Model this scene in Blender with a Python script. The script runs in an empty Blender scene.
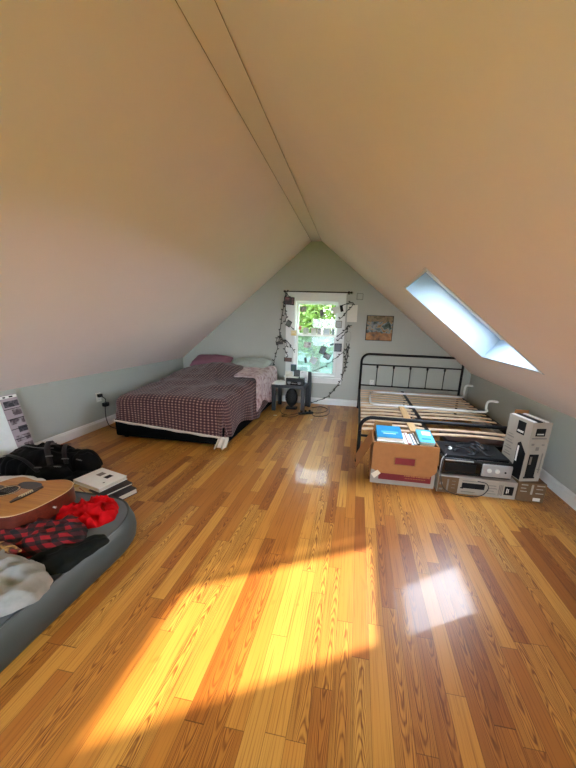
import bpy, bmesh, math, random
from mathutils import Vector, Matrix, noise
random.seed(4)
S = bpy.context.scene
COL = S.collection
PI = math.pi

# ------------------------------------------------------------------ materials
def new_mat(name):
    m = bpy.data.materials.new(name); m.use_nodes = True
    nt = m.node_tree; nt.nodes.clear()
    out = nt.nodes.new('ShaderNodeOutputMaterial')
    b = nt.nodes.new('ShaderNodeBsdfPrincipled')
    nt.links.new(b.outputs[0], out.inputs[0])
    return m, nt, b

def srgb(c):
    f = lambda v: v / 12.92 if v <= .04045 else ((v + .055) / 1.055) ** 2.4
    return tuple(f(v / 255) for v in c) + (1,)

def mat(name, c, rough=.6, metal=0, var=.08, scale=20, bump=0, spec=.5, sheen=0, coat=0):
    """plain surface whose colour varies a little by noise"""
    m, nt, b = new_mat(name)
    L = nt.links
    tc = nt.nodes.new('ShaderNodeTexCoord')
    n = nt.nodes.new('ShaderNodeTexNoise'); n.inputs['Scale'].default_value = scale
    n.inputs['Detail'].default_value = 4
    L.new(tc.outputs['Object'], n.inputs['Vector'])
    r = nt.nodes.new('ShaderNodeValToRGB')
    c = srgb(c)
    r.color_ramp.elements[0].position = .3; r.color_ramp.elements[1].position = .7
    r.color_ramp.elements[0].color = tuple(max(0, v * (1 - var)) for v in c[:3]) + (1,)
    r.color_ramp.elements[1].color = tuple(min(1, v * (1 + var)) for v in c[:3]) + (1,)
    L.new(n.outputs['Fac'], r.inputs[0]); L.new(r.outputs[0], b.inputs['Base Color'])
    b.inputs['Roughness'].default_value = rough; b.inputs['Metallic'].default_value = metal
    b.inputs['Specular IOR Level'].default_value = spec
    b.inputs['Coat Weight'].default_value = coat
    if sheen:
        b.inputs['Sheen Weight'].default_value = sheen
    if bump:
        bp = nt.nodes.new('ShaderNodeBump'); bp.inputs['Strength'].default_value = bump
        bp.inputs['Distance'].default_value = .01
        L.new(n.outputs['Fac'], bp.inputs['Height']); L.new(bp.outputs[0], b.inputs['Normal'])
    return m

class G:
    """tiny node-graph writer"""
    def __init__(s, nt): s.nt = nt
    def n(s, t, **k):
        x = s.nt.nodes.new(t)
        for a, v in k.items(): setattr(x, a, v)
        return x
    def put(s, sock, v):
        if isinstance(v, (int, float, tuple)): sock.default_value = v
        else: s.nt.links.new(v, sock)
    def m(s, op, a, b=0, c=0):
        x = s.n('ShaderNodeMath', operation=op)
        s.put(x.inputs[0], a); s.put(x.inputs[1], b); s.put(x.inputs[2], c)
        return x.outputs[0]
    def vec(s, a, b, c=0):
        x = s.n('ShaderNodeCombineXYZ')
        for i, v in enumerate((a, b, c)): s.put(x.inputs[i], v)
        return x.outputs[0]
    def white(s, v):
        x = s.n('ShaderNodeTexWhiteNoise'); s.put(x.inputs['Vector'], v)
        return x.outputs['Value']
    def noise(s, v, sc, det=2, dist=0):
        x = s.n('ShaderNodeTexNoise'); s.put(x.inputs['Vector'], v)
        x.inputs['Scale'].default_value = sc; x.inputs['Detail'].default_value = det
        x.inputs['Distortion'].default_value = dist
        return x.outputs['Fac']
    def ramp(s, f, stops, mode='LINEAR'):
        x = s.n('ShaderNodeValToRGB'); s.put(x.inputs[0], f)
        e = x.color_ramp.elements; x.color_ramp.interpolation = mode
        while len(e) < len(stops): e.new(.5)
        for i, (p, c) in enumerate(stops): e[i].position = p; e[i].color = c
        return x.outputs[0]
    def mix(s, f, a, b, mode='MIX'):
        x = s.n('ShaderNodeMix', data_type='RGBA', blend_type=mode)
        s.put(x.inputs[0], f); s.put(x.inputs[6], a); s.put(x.inputs[7], b)
        return x.outputs[2]

def oak_floor():
    m, nt, b = new_mat('oak_strip_floor'); g = G(nt)
    tc = g.n('ShaderNodeTexCoord'); sp = g.n('ShaderNodeSeparateXYZ')
    nt.links.new(tc.outputs['Object'], sp.inputs[0])
    x, y = sp.outputs[0], sp.outputs[1]
    W = .0745
    xs = g.m('DIVIDE', x, W)
    row = g.m('FLOOR', xs); xl = g.m('SUBTRACT', g.m('FRACT', xs), .5)
    r0 = g.white(g.vec(row, 3.1, 7.7))
    yy = g.m('ADD', g.m('MULTIPLY', y, g.m('ADD', .95, g.m('MULTIPLY', r0, .75))), g.m('MULTIPLY', r0, 17.0))
    seg = g.m('FLOOR', yy); yf = g.m('FRACT', yy)
    r1 = g.white(g.vec(row, seg, 1.0)); r2 = g.white(g.vec(row, seg, 5.0)); r3 = g.white(g.vec(row, seg, 9.0))
    base = g.ramp(r1, [(0, srgb((136, 78, 28))), (.14, srgb((166, 104, 42))), (.5, srgb((194, 134, 58))), (.85, srgb((206, 152, 70))), (1, srgb((210, 160, 78)))])
    # long soft tone change inside each board
    lo = g.noise(g.vec(g.m('ADD', g.m('MULTIPLY', x, 14), g.m('MULTIPLY', r2, 40)), g.m('MULTIPLY', y, 1.6), g.m('MULTIPLY', r1, 30)), 1, 2)
    base = g.mix(g.m('MULTIPLY', lo, .55), base, srgb((152, 90, 32)))
    # cathedral arches
    wob = g.noise(g.vec(g.m('MULTIPLY', x, 14), g.m('MULTIPLY', y, 4.5), g.m('MULTIPLY', r3, 60)), 1, 3)
    xo = g.m('ADD', xl, g.m('MULTIPLY', g.m('SUBTRACT', r3, .5), .7))
    f = g.m('ADD', g.m('MULTIPLY', g.m('MULTIPLY', xo, xo), 24.0), g.m('MULTIPLY', g.m('MULTIPLY', y, g.m('SUBTRACT', g.m('MULTIPLY', g.m('GREATER_THAN', r1, .5), 2.0), 1.0)), 11.0))
    f = g.m('ADD', f, g.m('MULTIPLY', wob, 5.5))
    arch = g.m('POWER', g.m('ABSOLUTE', g.m('SINE', g.m('MULTIPLY', f, PI))), 4.0)
    # straight grain
    st = g.noise(g.vec(g.m('ADD', g.m('MULTIPLY', x, 170), g.m('MULTIPLY', r2, 90)), g.m('MULTIPLY', y, 3.0), 0.0), 1, 4, .3)
    stl = g.m('MULTIPLY', g.m('MAXIMUM', g.m('SUBTRACT', st, .5), 0.0), 3.4)
    isarch = g.m('GREATER_THAN', r2, .42)
    fine = g.m('MULTIPLY', arch, g.m('MULTIPLY', isarch, g.m('ADD', .36, g.m('MULTIPLY', st, .7))))
    grain = g.m('MINIMUM', g.m('ADD', fine, g.m('MULTIPLY', stl, .8)), .9)
    colr = g.mix(grain, base, srgb((100, 50, 18)))
    # knots and dark streaks
    kn = g.noise(g.vec(g.m('MULTIPLY', x, 22), g.m('MULTIPLY', y, 7), 4.0), 1, 2, .6)
    colr = g.mix(g.m('MULTIPLY', g.m('MAXIMUM', g.m('SUBTRACT', kn, .66), 0.0), 3.5), colr, srgb((96, 46, 18)))
    # gaps between boards
    gx = g.m('GREATER_THAN', g.m('ABSOLUTE', xl), .487)
    gy = g.m('LESS_THAN', yf, .0035)
    gap = g.m('MAXIMUM', gx, gy)
    colr = g.mix(g.m('MULTIPLY', gap, .62), colr, srgb((52, 24, 10)))
    nt.links.new(colr, b.inputs['Base Color'])
    rg = g.noise(g.vec(g.m('MULTIPLY', x, 6), g.m('MULTIPLY', y, 6), 0.0), 1, 3)
    g.put(b.inputs['Roughness'], g.m('ADD', g.m('MULTIPLY', rg, .10), .32))
    b.inputs['Specular IOR Level'].default_value = .35
    b.inputs['Coat Weight'].default_value = .25; b.inputs['Coat Roughness'].default_value = .045
    b.inputs['Coat IOR'].default_value = 1.55
    bp = g.n('ShaderNodeBump'); bp.inputs['Strength'].default_value = .18; bp.inputs['Distance'].default_value = .0008
    g.put(bp.inputs['Height'], g.m('SUBTRACT', g.m('MULTIPLY', rg, .25), g.m('ADD', gap, g.m('MULTIPLY', grain, .25))))
    nt.links.new(bp.outputs[0], b.inputs['Normal']); nt.links.new(bp.outputs[0], b.inputs['Coat Normal'])
    return m

def plaid_uv(name, cell, duty, dark, light, rough=.9, second=None):
    """small light squares on a dark ground, laid out along the cloth (uv in metres)"""
    m, nt, b = new_mat(name); g = G(nt)
    uv = g.n('ShaderNodeUVMap'); sp = g.n('ShaderNodeSeparateXYZ'); nt.links.new(uv.outputs[0], sp.inputs[0])
    u = g.m('DIVIDE', sp.outputs[0], cell); v = g.m('DIVIDE', sp.outputs[1], cell)
    fu = g.m('LESS_THAN', g.m('FRACT', u), duty); fv = g.m('LESS_THAN', g.m('FRACT', v), duty)
    both = g.m('MULTIPLY', fu, fv)
    r = g.white(g.vec(g.m('FLOOR', u), g.m('FLOOR', v), 0.0))
    c = g.mix(both, srgb(dark), g.mix(g.m('MULTIPLY', r, .45), srgb(light), srgb(second or dark)))
    either = g.m('MULTIPLY', g.m('ABSOLUTE', g.m('SUBTRACT', fu, fv)), .10)
    c = g.mix(either, c, srgb(light))
    nt.links.new(c, b.inputs['Base Color']); b.inputs['Roughness'].default_value = rough
    b.inputs['Sheen Weight'].default_value = .12
    return m

def checks_uv(name, cell, a, bcol, mid, rough=.9):
    """buffalo check"""
    m, nt, b = new_mat(name); g = G(nt)
    uv = g.n('ShaderNodeUVMap'); sp = g.n('ShaderNodeSeparateXYZ'); nt.links.new(uv.outputs[0], sp.inputs[0])
    fu = g.m('LESS_THAN', g.m('FRACT', g.m('DIVIDE', sp.outputs[0], cell)), .5)
    fv = g.m('LESS_THAN', g.m('FRACT', g.m('DIVIDE', sp.outputs[1], cell)), .5)
    s = g.m('MULTIPLY', g.m('ADD', fu, fv), .5)
    c = g.ramp(s, [(0, srgb(a)), (.3, srgb(mid)), (.8, srgb(bcol))], 'CONSTANT')
    nt.links.new(c, b.inputs['Base Color']); b.inputs['Roughness'].default_value = rough
    return m

def wood(name, c1, c2, axis=0, freq=60, rough=.4, coat=0):
    m, nt, b = new_mat(name); g = G(nt)
    tc = g.n('ShaderNodeTexCoord'); sp = g.n('ShaderNodeSeparateXYZ'); nt.links.new(tc.outputs['Object'], sp.inputs[0])
    k = [freq, freq, freq]; k[axis] = freq * .05
    v = g.vec(g.m('MULTIPLY', sp.outputs[0], k[0]), g.m('MULTIPLY', sp.outputs[1], k[1]), g.m('MULTIPLY', sp.outputs[2], k[2]))
    n = g.noise(v, 1, 4, .5)
    c = g.ramp(n, [(.3, srgb(c1)), (.7, srgb(c2))])
    nt.links.new(c, b.inputs['Base Color']); b.inputs['Roughness'].default_value = rough
    b.inputs['Coat Weight'].default_value = coat; b.inputs['Coat Roughness'].default_value = .1
    return m

def print_mat(name, cols, scale=9, rough=.35, seed=0.):
    """a small printed picture: irregular patches of the given colours"""
    m, nt, b = new_mat(name); g = G(nt)
    tc = g.n('ShaderNodeTexCoord')
    ad = g.n('ShaderNodeVectorMath', operation='ADD'); nt.links.new(tc.outputs['Object'], ad.inputs[0]); ad.inputs[1].default_value = (seed, seed * 2, seed * 3)
    n = g.noise(ad.outputs[0], scale, 3, .8)
    k = len(cols); st = [(0.30 + .4 * i / max(1, k - 1), srgb(c)) for i, c in enumerate(cols)]
    nt.links.new(g.ramp(n, st), b.inputs['Base Color']); b.inputs['Roughness'].default_value = rough
    return m

def glass_mat(name, tint=(1, 1, 1), milk=0., gl=1.0):
    m = bpy.data.materials.new(name); m.use_nodes = True; nt = m.node_tree; nt.nodes.clear(); g = G(nt)
    out = g.n('ShaderNodeOutputMaterial'); t = g.n('ShaderNodeBsdfTransparent'); t.inputs[0].default_value = tint + (1,)
    gs = g.n('ShaderNodeBsdfGlossy'); gs.inputs['Roughness'].default_value = .02
    lw = g.n('ShaderNodeLayerWeight'); fac = g.m('ADD', .04, g.m('MULTIPLY', g.m('POWER', lw.outputs['Facing'], 5.0), .6))
    mx = g.n('ShaderNodeMixShader'); nt.links.new(g.m('MULTIPLY', fac, gl), mx.inputs[0]); nt.links.new(t.outputs[0], mx.inputs[1]); nt.links.new(gs.outputs[0], mx.inputs[2])
    last = mx
    if milk:
        d = g.n('ShaderNodeBsdfTranslucent'); d.inputs[0].default_value = (.75, .86, .82, 1)
        m2 = g.n('ShaderNodeMixShader'); m2.inputs[0].default_value = milk
        nt.links.new(mx.outputs[0], m2.inputs[1]); nt.links.new(d.outputs[0], m2.inputs[2]); last = m2
    nt.links.new(last.outputs[0], out.inputs[0])
    return m

M = dict(
    floor=oak_floor(),
    wall=mat('sage_wall_paint', (174, 175, 164), .75, var=.02, scale=3, bump=.02),
    ceil=mat('cream_ceiling_paint', (243, 225, 214), .72, var=.015, scale=2, bump=.02),
    ridge=mat('cream_ridge_board_paint', (237, 219, 206), .72, var=.015, scale=2),
    joint=mat('brown_board_joint', (132, 104, 80), .9, var=.3, scale=5),
    white=mat('white_trim_paint', (222, 222, 216), .4, var=.02),
    vinyl=mat('white_window_vinyl', (236, 238, 234), .35, var=.01),
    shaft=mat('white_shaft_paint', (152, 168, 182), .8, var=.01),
    black_metal=mat('black_enamelled_tube', (12, 10, 10), .45, spec=.25, metal=.0, var=.15),
    bronze=mat('dark_bronze_metal', (52, 44, 38), .4, metal=.6),
    slat=wood('pine_slat_wood', (196, 164, 128), (226, 200, 168), 0, 40, .55),
    pine=wood('loose_pine_plank', (190, 150, 100), (222, 184, 134), 1, 50, .5),
    white_tube=mat('white_powder_coated_tube', (236, 236, 232), .35, var=.02),
    card=mat('tan_cardboard', (162, 108, 60), .85, var=.06, scale=30),
    card_in=mat('inner_cardboard', (140, 98, 56), .9, var=.06, scale=30),
    card_grey=mat('printed_grey_white_cardboard', (158, 148, 134), .6, var=.05, scale=12),
    card_dark=mat('brown_kraft_cardboard', (104, 78, 50), .85, var=.08, scale=12),
    card_edge=mat('pale_cardboard_edge', (226, 214, 190), .8, var=.04),
    ink=mat('black_print', (13, 12, 13), .6, var=.1, spec=.2),
    ink_grey=mat('grey_print', (120, 112, 102), .6, var=.1),
    ink_red=mat('dark_red_print', (116, 16, 22), .6, var=.1),
    ink_white=mat('white_print', (226, 222, 214), .6, var=.03),
    black_gloss=mat('black_gloss_plastic', (8, 8, 9), .22, var=.2, coat=.4),
    black_matte=mat('black_matte_plastic', (12, 12, 13), .5, var=.2, spec=.3),
    silver=mat('silver_plastic', (172, 170, 166), .3, metal=.4, var=.04),
    cable=mat('black_cable_rubber', (16, 16, 16), .5, var=.1),
    wire=mat('dark_green_wire', (34, 38, 30), .6, var=.1),
    bulb=mat('dark_bulb_cap', (48, 50, 42), .4, var=.3, scale=60),
    bed_box=mat('black_bed_base_fabric', (7, 6, 6), .9, var=.15, spec=.1),
    mattress=mat('white_mattress_ticking', (206, 198, 190), .9, var=.05),
    plaid=plaid_uv('maroon_plaid_cotton', .043, .42, (50, 11, 19), (152, 120, 106), second=(96, 48, 50)),
    lining=mat('cream_lining', (190, 178, 160), .9, var=.05),
    pink=mat('dusty_pink_cotton', (138, 92, 106), .9, var=.08, scale=14, bump=.2),
    pale=mat('pale_grey_cotton', (160, 166, 156), .9, var=.07, scale=14, bump=.2),
    blush=print_mat('blush_patterned_fleece', [(140, 104, 106), (190, 168, 166), (206, 186, 182)], 16, .9, 3.),
    table=mat('charcoal_table_paint', (34, 34, 36), .45, var=.08),
    paper=mat('white_paper', (224, 220, 208), .8, var=.03),
    paper_line=mat('faint_pencil_line', (130, 132, 124), .8, var=.05),
    airbed=mat('slate_flocked_vinyl', (92, 98, 100), .85, var=.10, scale=8, spec=.15),
    airbed_side=mat('slate_smooth_vinyl', (54, 65, 66), .5, var=.06, scale=6),
    red=mat('bright_red_satin', (172, 5, 12), .8, var=.35, scale=14, bump=.9, spec=.12),
    flannel=checks_uv('red_black_buffalo_check', .062, (8, 4, 5), (140, 10, 22), (58, 8, 14)),
    black_cloth=mat('black_cotton', (8, 8, 8), .9, var=.25, scale=10, bump=.3, spec=.12),
    olive_cloth=mat('dark_olive_cotton', (20, 23, 21), .9, var=.2, scale=10, bump=.3, spec=.12),
    grey_fleece=mat('grey_fleece', (134, 132, 126), .8, var=.22, scale=14, bump=.8),
    grey_cloth=mat('mid_grey_cotton', (110, 108, 106), .9, var=.2, scale=12, bump=.4),
    white_cloth=mat('white_cotton', (206, 206, 200), .9, var=.04, scale=12, bump=.2),
    nylon=mat('black_nylon', (10, 10, 11), .7, var=.3, scale=16, bump=.5, spec=.12),
    buckle=mat('grey_buckle', (104, 104, 102), .35, metal=.5, var=.1),
    spruce=wood('guitar_spruce_top', (160, 102, 36), (184, 124, 50), 0, 90, .35, .15),
    mahog=wood('guitar_mahogany_side', (74, 26, 16), (104, 40, 24), 0, 40, .35, .2),
    dark_wood=wood('rosewood', (36, 20, 16), (54, 30, 24), 0, 60, .45),
    pick=mat('black_pickguard', (22, 18, 20), .2, var=.1, coat=.5),
    binding=mat('cream_binding', (212, 190, 150), .4, var=.03),
    steel=mat('steel', (170, 170, 168), .3, metal=.9, var=.04),
    page=mat('book_pages', (224, 218, 204), .85, var=.05, scale=60),
    cover_white=mat('white_book_cover', (238, 238, 232), .45, var=.03),
    cover_yellow=mat('pale_yellow_cover', (222, 196, 128), .5, var=.10, scale=14),
    cover_cream=mat('cream_book_cover', (226, 208, 176), .5, var=.06, scale=14),
    cover_black=mat('black_book_cover', (20, 20, 22), .35, var=.1),
    cover_slate=mat('slate_blue_cover', (70, 84, 100), .45, var=.3, scale=30),
    cover_blue=mat('bright_blue_cover', (30, 130, 176), .5, var=.12, scale=8),
    cover_cyan=mat('sky_blue_cover', (86, 178, 204), .35, var=.10, scale=8),
    cover_navy=mat('navy_cover', (40, 62, 104), .4, var=.1),
    cover_red=mat('red_cover', (168, 44, 54), .4, var=.1),
    plate=mat('ivory_wall_plate', (216, 214, 204), .4, var=.01),
    glass=glass_mat('clear_glass'),
    glass_up=glass_mat('dimmed_glass', (.70, .74, .70)),  # clean pane; the tint dims the bright view outside
    glass_low=glass_mat('screened_glass', (.37, .44, .42), .06),  # tint covers the insect screen and also darkens the bright view
    leaf=mat('summer_leaves', (138, 158, 84), .7, var=.45, scale=3),
    leaf2=mat('deep_green_leaves', (66, 92, 48), .7, var=.45, scale=3),
    bark=mat('grey_brown_bark', (88, 74, 60), .9, var=.3, scale=14, bump=.5),
    siding=mat('pale_teal_siding', (128, 156, 148), .7, var=.05, scale=4),
    shingle=mat('grey_shingles', (112, 124, 122), .8, var=.15, scale=20),
    lawn=mat('lawn_grass', (96, 124, 58), .95, var=.3, scale=6),
)

# ------------------------------------------------------------------ helpers
def world_loc(o):
    v = Vector((0, 0, 0))
    while o: v += o.location; o = o.parent
    return v

def finish(name, bm, m, parent=None, smooth=False, kind=None, label=None, origin=None):
    bmesh.ops.remove_doubles(bm, verts=bm.verts, dist=1e-6)
    me = bpy.data.meshes.new(name)
    if parent is not None: off = world_loc(parent)
    elif origin is not None: off = Vector(origin)
    else:
        xs = [v.co.x for v in bm.verts]; ys = [v.co.y for v in bm.verts]; zs = [v.co.z for v in bm.verts]
        off = Vector(((min(xs) + max(xs)) / 2, (min(ys) + max(ys)) / 2, min(zs)))
    bmesh.ops.translate(bm, verts=bm.verts, vec=-off)
    bmesh.ops.recalc_face_normals(bm, faces=bm.faces)
    for f in bm.faces: f.smooth = smooth
    bm.to_mesh(me); bm.free()
    me.materials.append(m)
    o = bpy.data.objects.new(name, me); COL.objects.link(o)
    if parent is not None: o.parent = parent
    else: o.location = off
    if smooth:
        md = o.modifiers.new('edges', 'EDGE_SPLIT'); md.split_angle = math.radians(50)
    if kind: o['kind'] = kind
    if label: o['label'] = label
    return o

def tag(o, label, cat, group=None, kind=None):
    o['label'] = label; o['category'] = cat
    if group: o['group'] = group
    if kind: o['kind'] = kind
    return o

def thing(name, loc, label, cat, group=None):
    o = bpy.data.objects.new(name, None); o.empty_display_size = .1
    COL.objects.link(o); o.location = loc
    return tag(o, label, cat, group)

def B(): return bmesh.new()

def box(bm, x0, x1, y0, y1, z0, z1, bev=0, mtx=None):
    r = bmesh.ops.create_cube(bm, size=1)
    vs = r['verts']
    for v in vs:
        v.co = Vector((x0 + (v.co.x + .5) * (x1 - x0), y0 + (v.co.y + .5) * (y1 - y0), z0 + (v.co.z + .5) * (z1 - z0)))
    if bev:
        es = list({e for v in vs for e in v.link_edges})
        rr = bmesh.ops.bevel(bm, geom=es, offset=bev, segments=2, affect='EDGES', profile=.6)
        vs = list({v for f in rr['faces'] for v in f.verts} | {v for v in vs if v.is_valid})
    if mtx is not None: bmesh.ops.transform(bm, matrix=mtx, verts=vs)
    return bm

def rot_about(p, ang, axis='Z'):
    p = Vector(p)
    return Matrix.Translation(p) @ Matrix.Rotation(ang, 4, axis) @ Matrix.Translation(-p)

def smooth_path(pts, n=6):
    """Catmull-Rom through pts"""
    P = [Vector(p) for p in pts]
    if len(P) < 3: return P
    Q = [P[0] * 2 - P[1]] + P + [P[-1] * 2 - P[-2]]
    out = []
    for i in range(1, len(Q) - 2):
        for k in range(n):
            t = k / n
            a, b, c, d = Q[i - 1], Q[i], Q[i + 1], Q[i + 2]
            out.append(.5 * ((2 * b) + (c - a) * t + (2 * a - 5 * b + 4 * c - d) * t * t + (3 * b - a - 3 * c + d) * t ** 3))
    out.append(P[-1])
    return out

def tube(bm, pts, r, seg=8):
    P = [Vector(p) for p in pts]
    rings = []; prev = None
    for i, p in enumerate(P):
        t = (P[min(i + 1, len(P) - 1)] - P[max(i - 1, 0)])
        if t.length < 1e-9: t = Vector((0, 0, 1))
        t.normalize()
        if prev is None:
            a = Vector((0, 0, 1)) if abs(t.z) < .9 else Vector((1, 0, 0))
            u = t.cross(a).normalized()
        else:
            u = (prev - t * prev.dot(t)).normalized()
        prev = u; w = t.cross(u)
        rr = r[i] if isinstance(r, (list, tuple)) else r
        rings.append([bm.verts.new(p + (u * math.cos(2 * PI * k / seg) + w * math.sin(2 * PI * k / seg)) * rr) for k in range(seg)])
    for a, b in zip(rings, rings[1:]):
        for k in range(seg): bm.faces.new((a[k], a[(k + 1) % seg], b[(k + 1) % seg], b[k]))
    bm.faces.new(rings[0]); bm.faces.new(list(reversed(rings[-1])))
    return bm

def lathe(bm, c, prof, seg=20, axis='Z', mtx=None):
    """prof: list of (radius, height)"""
    c = Vector(c); rings = []
    for r, h in prof:
        ring = []
        for k in range(seg):
            a = 2 * PI * k / seg; v = Vector((r * math.cos(a), r * math.sin(a), h))
            if axis == 'Y': v = Vector((v.x, v.z, v.y))
            if axis == 'X': v = Vector((v.z, v.x, v.y))
            if mtx is not None: v = mtx @ v
            ring.append(bm.verts.new(c + v))
        rings.append(ring)
    for a, b in zip(rings, rings[1:]):
        for k in range(seg): bm.faces.new((a[k], a[(k + 1) % seg], b[(k + 1) % seg], b[k]))
    bm.faces.new(rings[0]); bm.faces.new(list(reversed(rings[-1])))
    return bm

def prism(bm, outline, vec):
    """outline: 3-D points in a plane, extruded by vec"""
    a = [bm.verts.new(Vector(p)) for p in outline]; b = [bm.verts.new(Vector(p) + Vector(vec)) for p in outline]
    n = len(a)
    bm.faces.new(a); bm.faces.new(list(reversed(b)))
    for i in range(n): bm.faces.new((a[i], b[i], b[(i + 1) % n], a[(i + 1) % n]))
    return bm

def frame(bm, x0, x1, z0, z1, w, y0, y1):
    """rectangular frame in the xz plane"""
    box(bm, x0, x0 + w, y0, y1, z0, z1); box(bm, x1 - w, x1, y0, y1, z0, z1)
    box(bm, x0 + w, x1 - w, y0, y1, z0, z0 + w); box(bm, x0 + w, x1 - w, y0, y1, z1 - w, z1)
    return bm

def resample(pts, n):
    P = [Vector(p) for p in pts]; P.append(P[0])
    L = [0]
    for a, b in zip(P, P[1:]): L.append(L[-1] + (b - a).length)
    out = []; j = 0
    for k in range(n):
        s = L[-1] * k / n
        while L[j + 1] < s: j += 1
        t = (s - L[j]) / max(1e-9, L[j + 1] - L[j]); out.append(P[j].lerp(P[j + 1], t))
    return out

def mound(outline, base, h, amp=.01, freq=14, seed=0, rings=26, n=120, power=4, smooth=1, ridge=0, uv=False, rag=.035):
    """soft cloth heap with a closed outline; folds from noise. outline: (x, y) points around the centre"""
    bm = B()
    P = [Vector((p[0], p[1], 0)) for p in outline]
    sm = smooth_path(P + [P[0]], 5)[:-1] if smooth else P
    R = resample(sm, n)
    c = sum(R, Vector()) / len(R)
    R = [c + (q - c) * (1 + rag * noise.noise(Vector((q.x * 22, q.y * 22, seed + 3))) * 2) for q in R]
    rs = []
    uvl = bm.loops.layers.uv.new('UVMap')
    for i in range(rings + 1):
        t = 1 - i / rings; ring = []
        if t == 0:
            p = c; f = noise.noise(Vector((p.x * freq, p.y * freq, seed)))
            ring = [bm.verts.new((p.x, p.y, base + h + amp * f))]
        else:
            for q in R:
                p = c + (q - c) * t
                e = (1 - t ** power) ** .5
                f = noise.noise(Vector((p.x * freq, p.y * freq, seed)))
                f += .5 * noise.noise(Vector((p.x * freq * 2.3, p.y * freq * 2.3, seed + 5)))
                if ridge:
                    f += ridge * (1 - abs(2 * noise.noise(Vector((p.x * freq * .8, p.y * freq * .8, seed + 9)))) * 2)
                ring.append(bm.verts.new((p.x, p.y, base + max(.002, h * e + amp * f * min(1, e * 2)))))
        rs.append(ring)
    low = [bm.verts.new((v.co.x, v.co.y, base)) for v in rs[0]]
    for a, b in zip([low] + rs[:-1], rs):
        for k in range(n):
            if len(b) == 1: bm.faces.new((a[k], a[(k + 1) % n], b[0]))
            else: bm.faces.new((a[k], a[(k + 1) % n], b[(k + 1) % n], b[k]))
    bm.faces.new(list(reversed(low)))
    for f in bm.faces:
        for l in f.loops: l[uvl].uv = (l.vert.co.x * .9 + l.vert.co.y * .5 + l.vert.co.z, l.vert.co.y * .9 - l.vert.co.x * .5 + l.vert.co.z)
    return bm

def pillow(bm, cx, cy, cz, lx, ly, h, ang=0, tilt=0, seed=0, n=22):
    mt = Matrix.Translation((cx, cy, cz)) @ Matrix.Rotation(ang, 4, 'Z') @ Matrix.Rotation(tilt, 4, 'X')
    for s in (1, -1):
        g = []
        for i in range(n + 1):
            row = []
            for j in range(n + 1):
                u = -1 + 2 * i / n; v = -1 + 2 * j / n
                pu = 1 - .07 * (1 - v * v) * abs(u) ** 3; pv = 1 - .07 * (1 - u * u) * abs(v) ** 3
                t = max(0, (1 - u ** 4) * (1 - v ** 4)) ** .45
                z = s * h / 2 * t * (1 + .25 * noise.noise(Vector((u * 2, v * 2, seed + s))))
                row.append(bm.verts.new(mt @ Vector((u * lx / 2 * pv, v * ly / 2 * pu, z))))
            g.append(row)
        for i in range(n):
            for j in range(n): bm.faces.new((g[i][j], g[i + 1][j], g[i + 1][j + 1], g[i][j + 1]))
    return bm

def struct(name, bm, m, parent=None, smooth=False):
    return finish(name, bm, m, parent, smooth, kind='structure' if parent is None else None, origin=(0, 0, 0) if parent is None else None)

# ------------------------------------------------------------------ room shell
XL, XR, YB, YF = -3.228, 1.87, 5.103, -2.3
ZK = .70; RX0, RX1, ZR = -.84, -.68, 2.67
KL = (ZR - ZK) / (RX0 - XL); KR = (ZR - ZK) / (XR - RX1)
bm = B(); box(bm, XL - .15, XR + .15, YF - .15, YB + .15, -.12, 0); struct('floor', bm, M['floor'])
bm = B(); box(bm, XL - .12, XL, YF, YB, 0, ZK + .1); struct('wall_left', bm, M['wall'])
bm = B(); box(bm, XR, XR + .12, YF, YB, 0, ZK + .1); struct('wall_right', bm, M['wall'])
# left slope, ridge board, right slope with the skylight opening
bm = B()
prism(bm, [(XL, YF, ZK), (RX0, YF, ZR), (RX0, YF, ZR + .15), (XL - .15, YF, ZK + .02)], (0, YB - YF, 0)); struct('ceiling', bm, M['ceil'])
bm = B(); box(bm, RX0 - .002, RX1 + .002, YF, YB, ZR - .006, ZR + .15)
struct('trim_1', bm, M['ridge'])
for i_, x_ in enumerate((RX0 - .0035, RX1 - .0015)):
    bm = B(); box(bm, x_ + .001, x_ + .0034, YF, YB, ZR - .0075, ZR + .01); struct('trim_%d' % (i_ + 2), bm, M['joint'])
SX0, SX1, SY0, SY1 = .452, 1.33, 2.36, 3.40      # skylight opening along x and y
def zr(x): return ZR - KR * (x - RX1)
NR = Vector((KR, 0, 1)).normalized()
TH = .05
def slope_piece(bm, x0, x1, y0, y1):
    o = [(x0, y0, zr(x0)), (x1, y0, zr(x1)), (x1, y1, zr(x1)), (x0, y1, zr(x0))]
    prism(bm, o, NR * TH)
bm = B()
slope_piece(bm, RX1, SX0, YF, YB); slope_piece(bm, SX1, XR + .03, YF, YB)
slope_piece(bm, SX0, SX1, YF, SY0); slope_piece(bm, SX0, SX1, SY1, YB)
struct('ceiling', bm, M['ceil'])
# gables
def gable(name, y, dy, hole):
    bm = B(); hx0, hx1, hz0, hz1 = hole
    zl = lambda x: ZK + KL * (x - XL) if x < RX0 else (ZR if x < RX1 else zr(x))
    T = .03
    def col(x0, x1, z0=0, z1=None):
        xs = sorted({x0, x1} | {x for x in (RX0, RX1) if x0 < x < x1})
        for a, b in zip(xs, xs[1:]):
            za = z1 if z1 is not None else zl(a) + T; zb = z1 if z1 is not None else zl(b) + T
            prism(bm, [(a, y, z0), (b, y, z0), (b, y, zb), (a, y, za)], (0, dy, 0))
    col(XL, hx0); col(hx1, XR); col(hx0, hx1, 0, hz0); col(hx0, hx1, hz1)
    return struct(name, bm, M['wall'])
gable('wall_back', YB, .14, (-1.10, -.345, .50, 1.78))
gable('wall_front', YF, -.14, (-2.0, .5, .45, 1.65))
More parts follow.
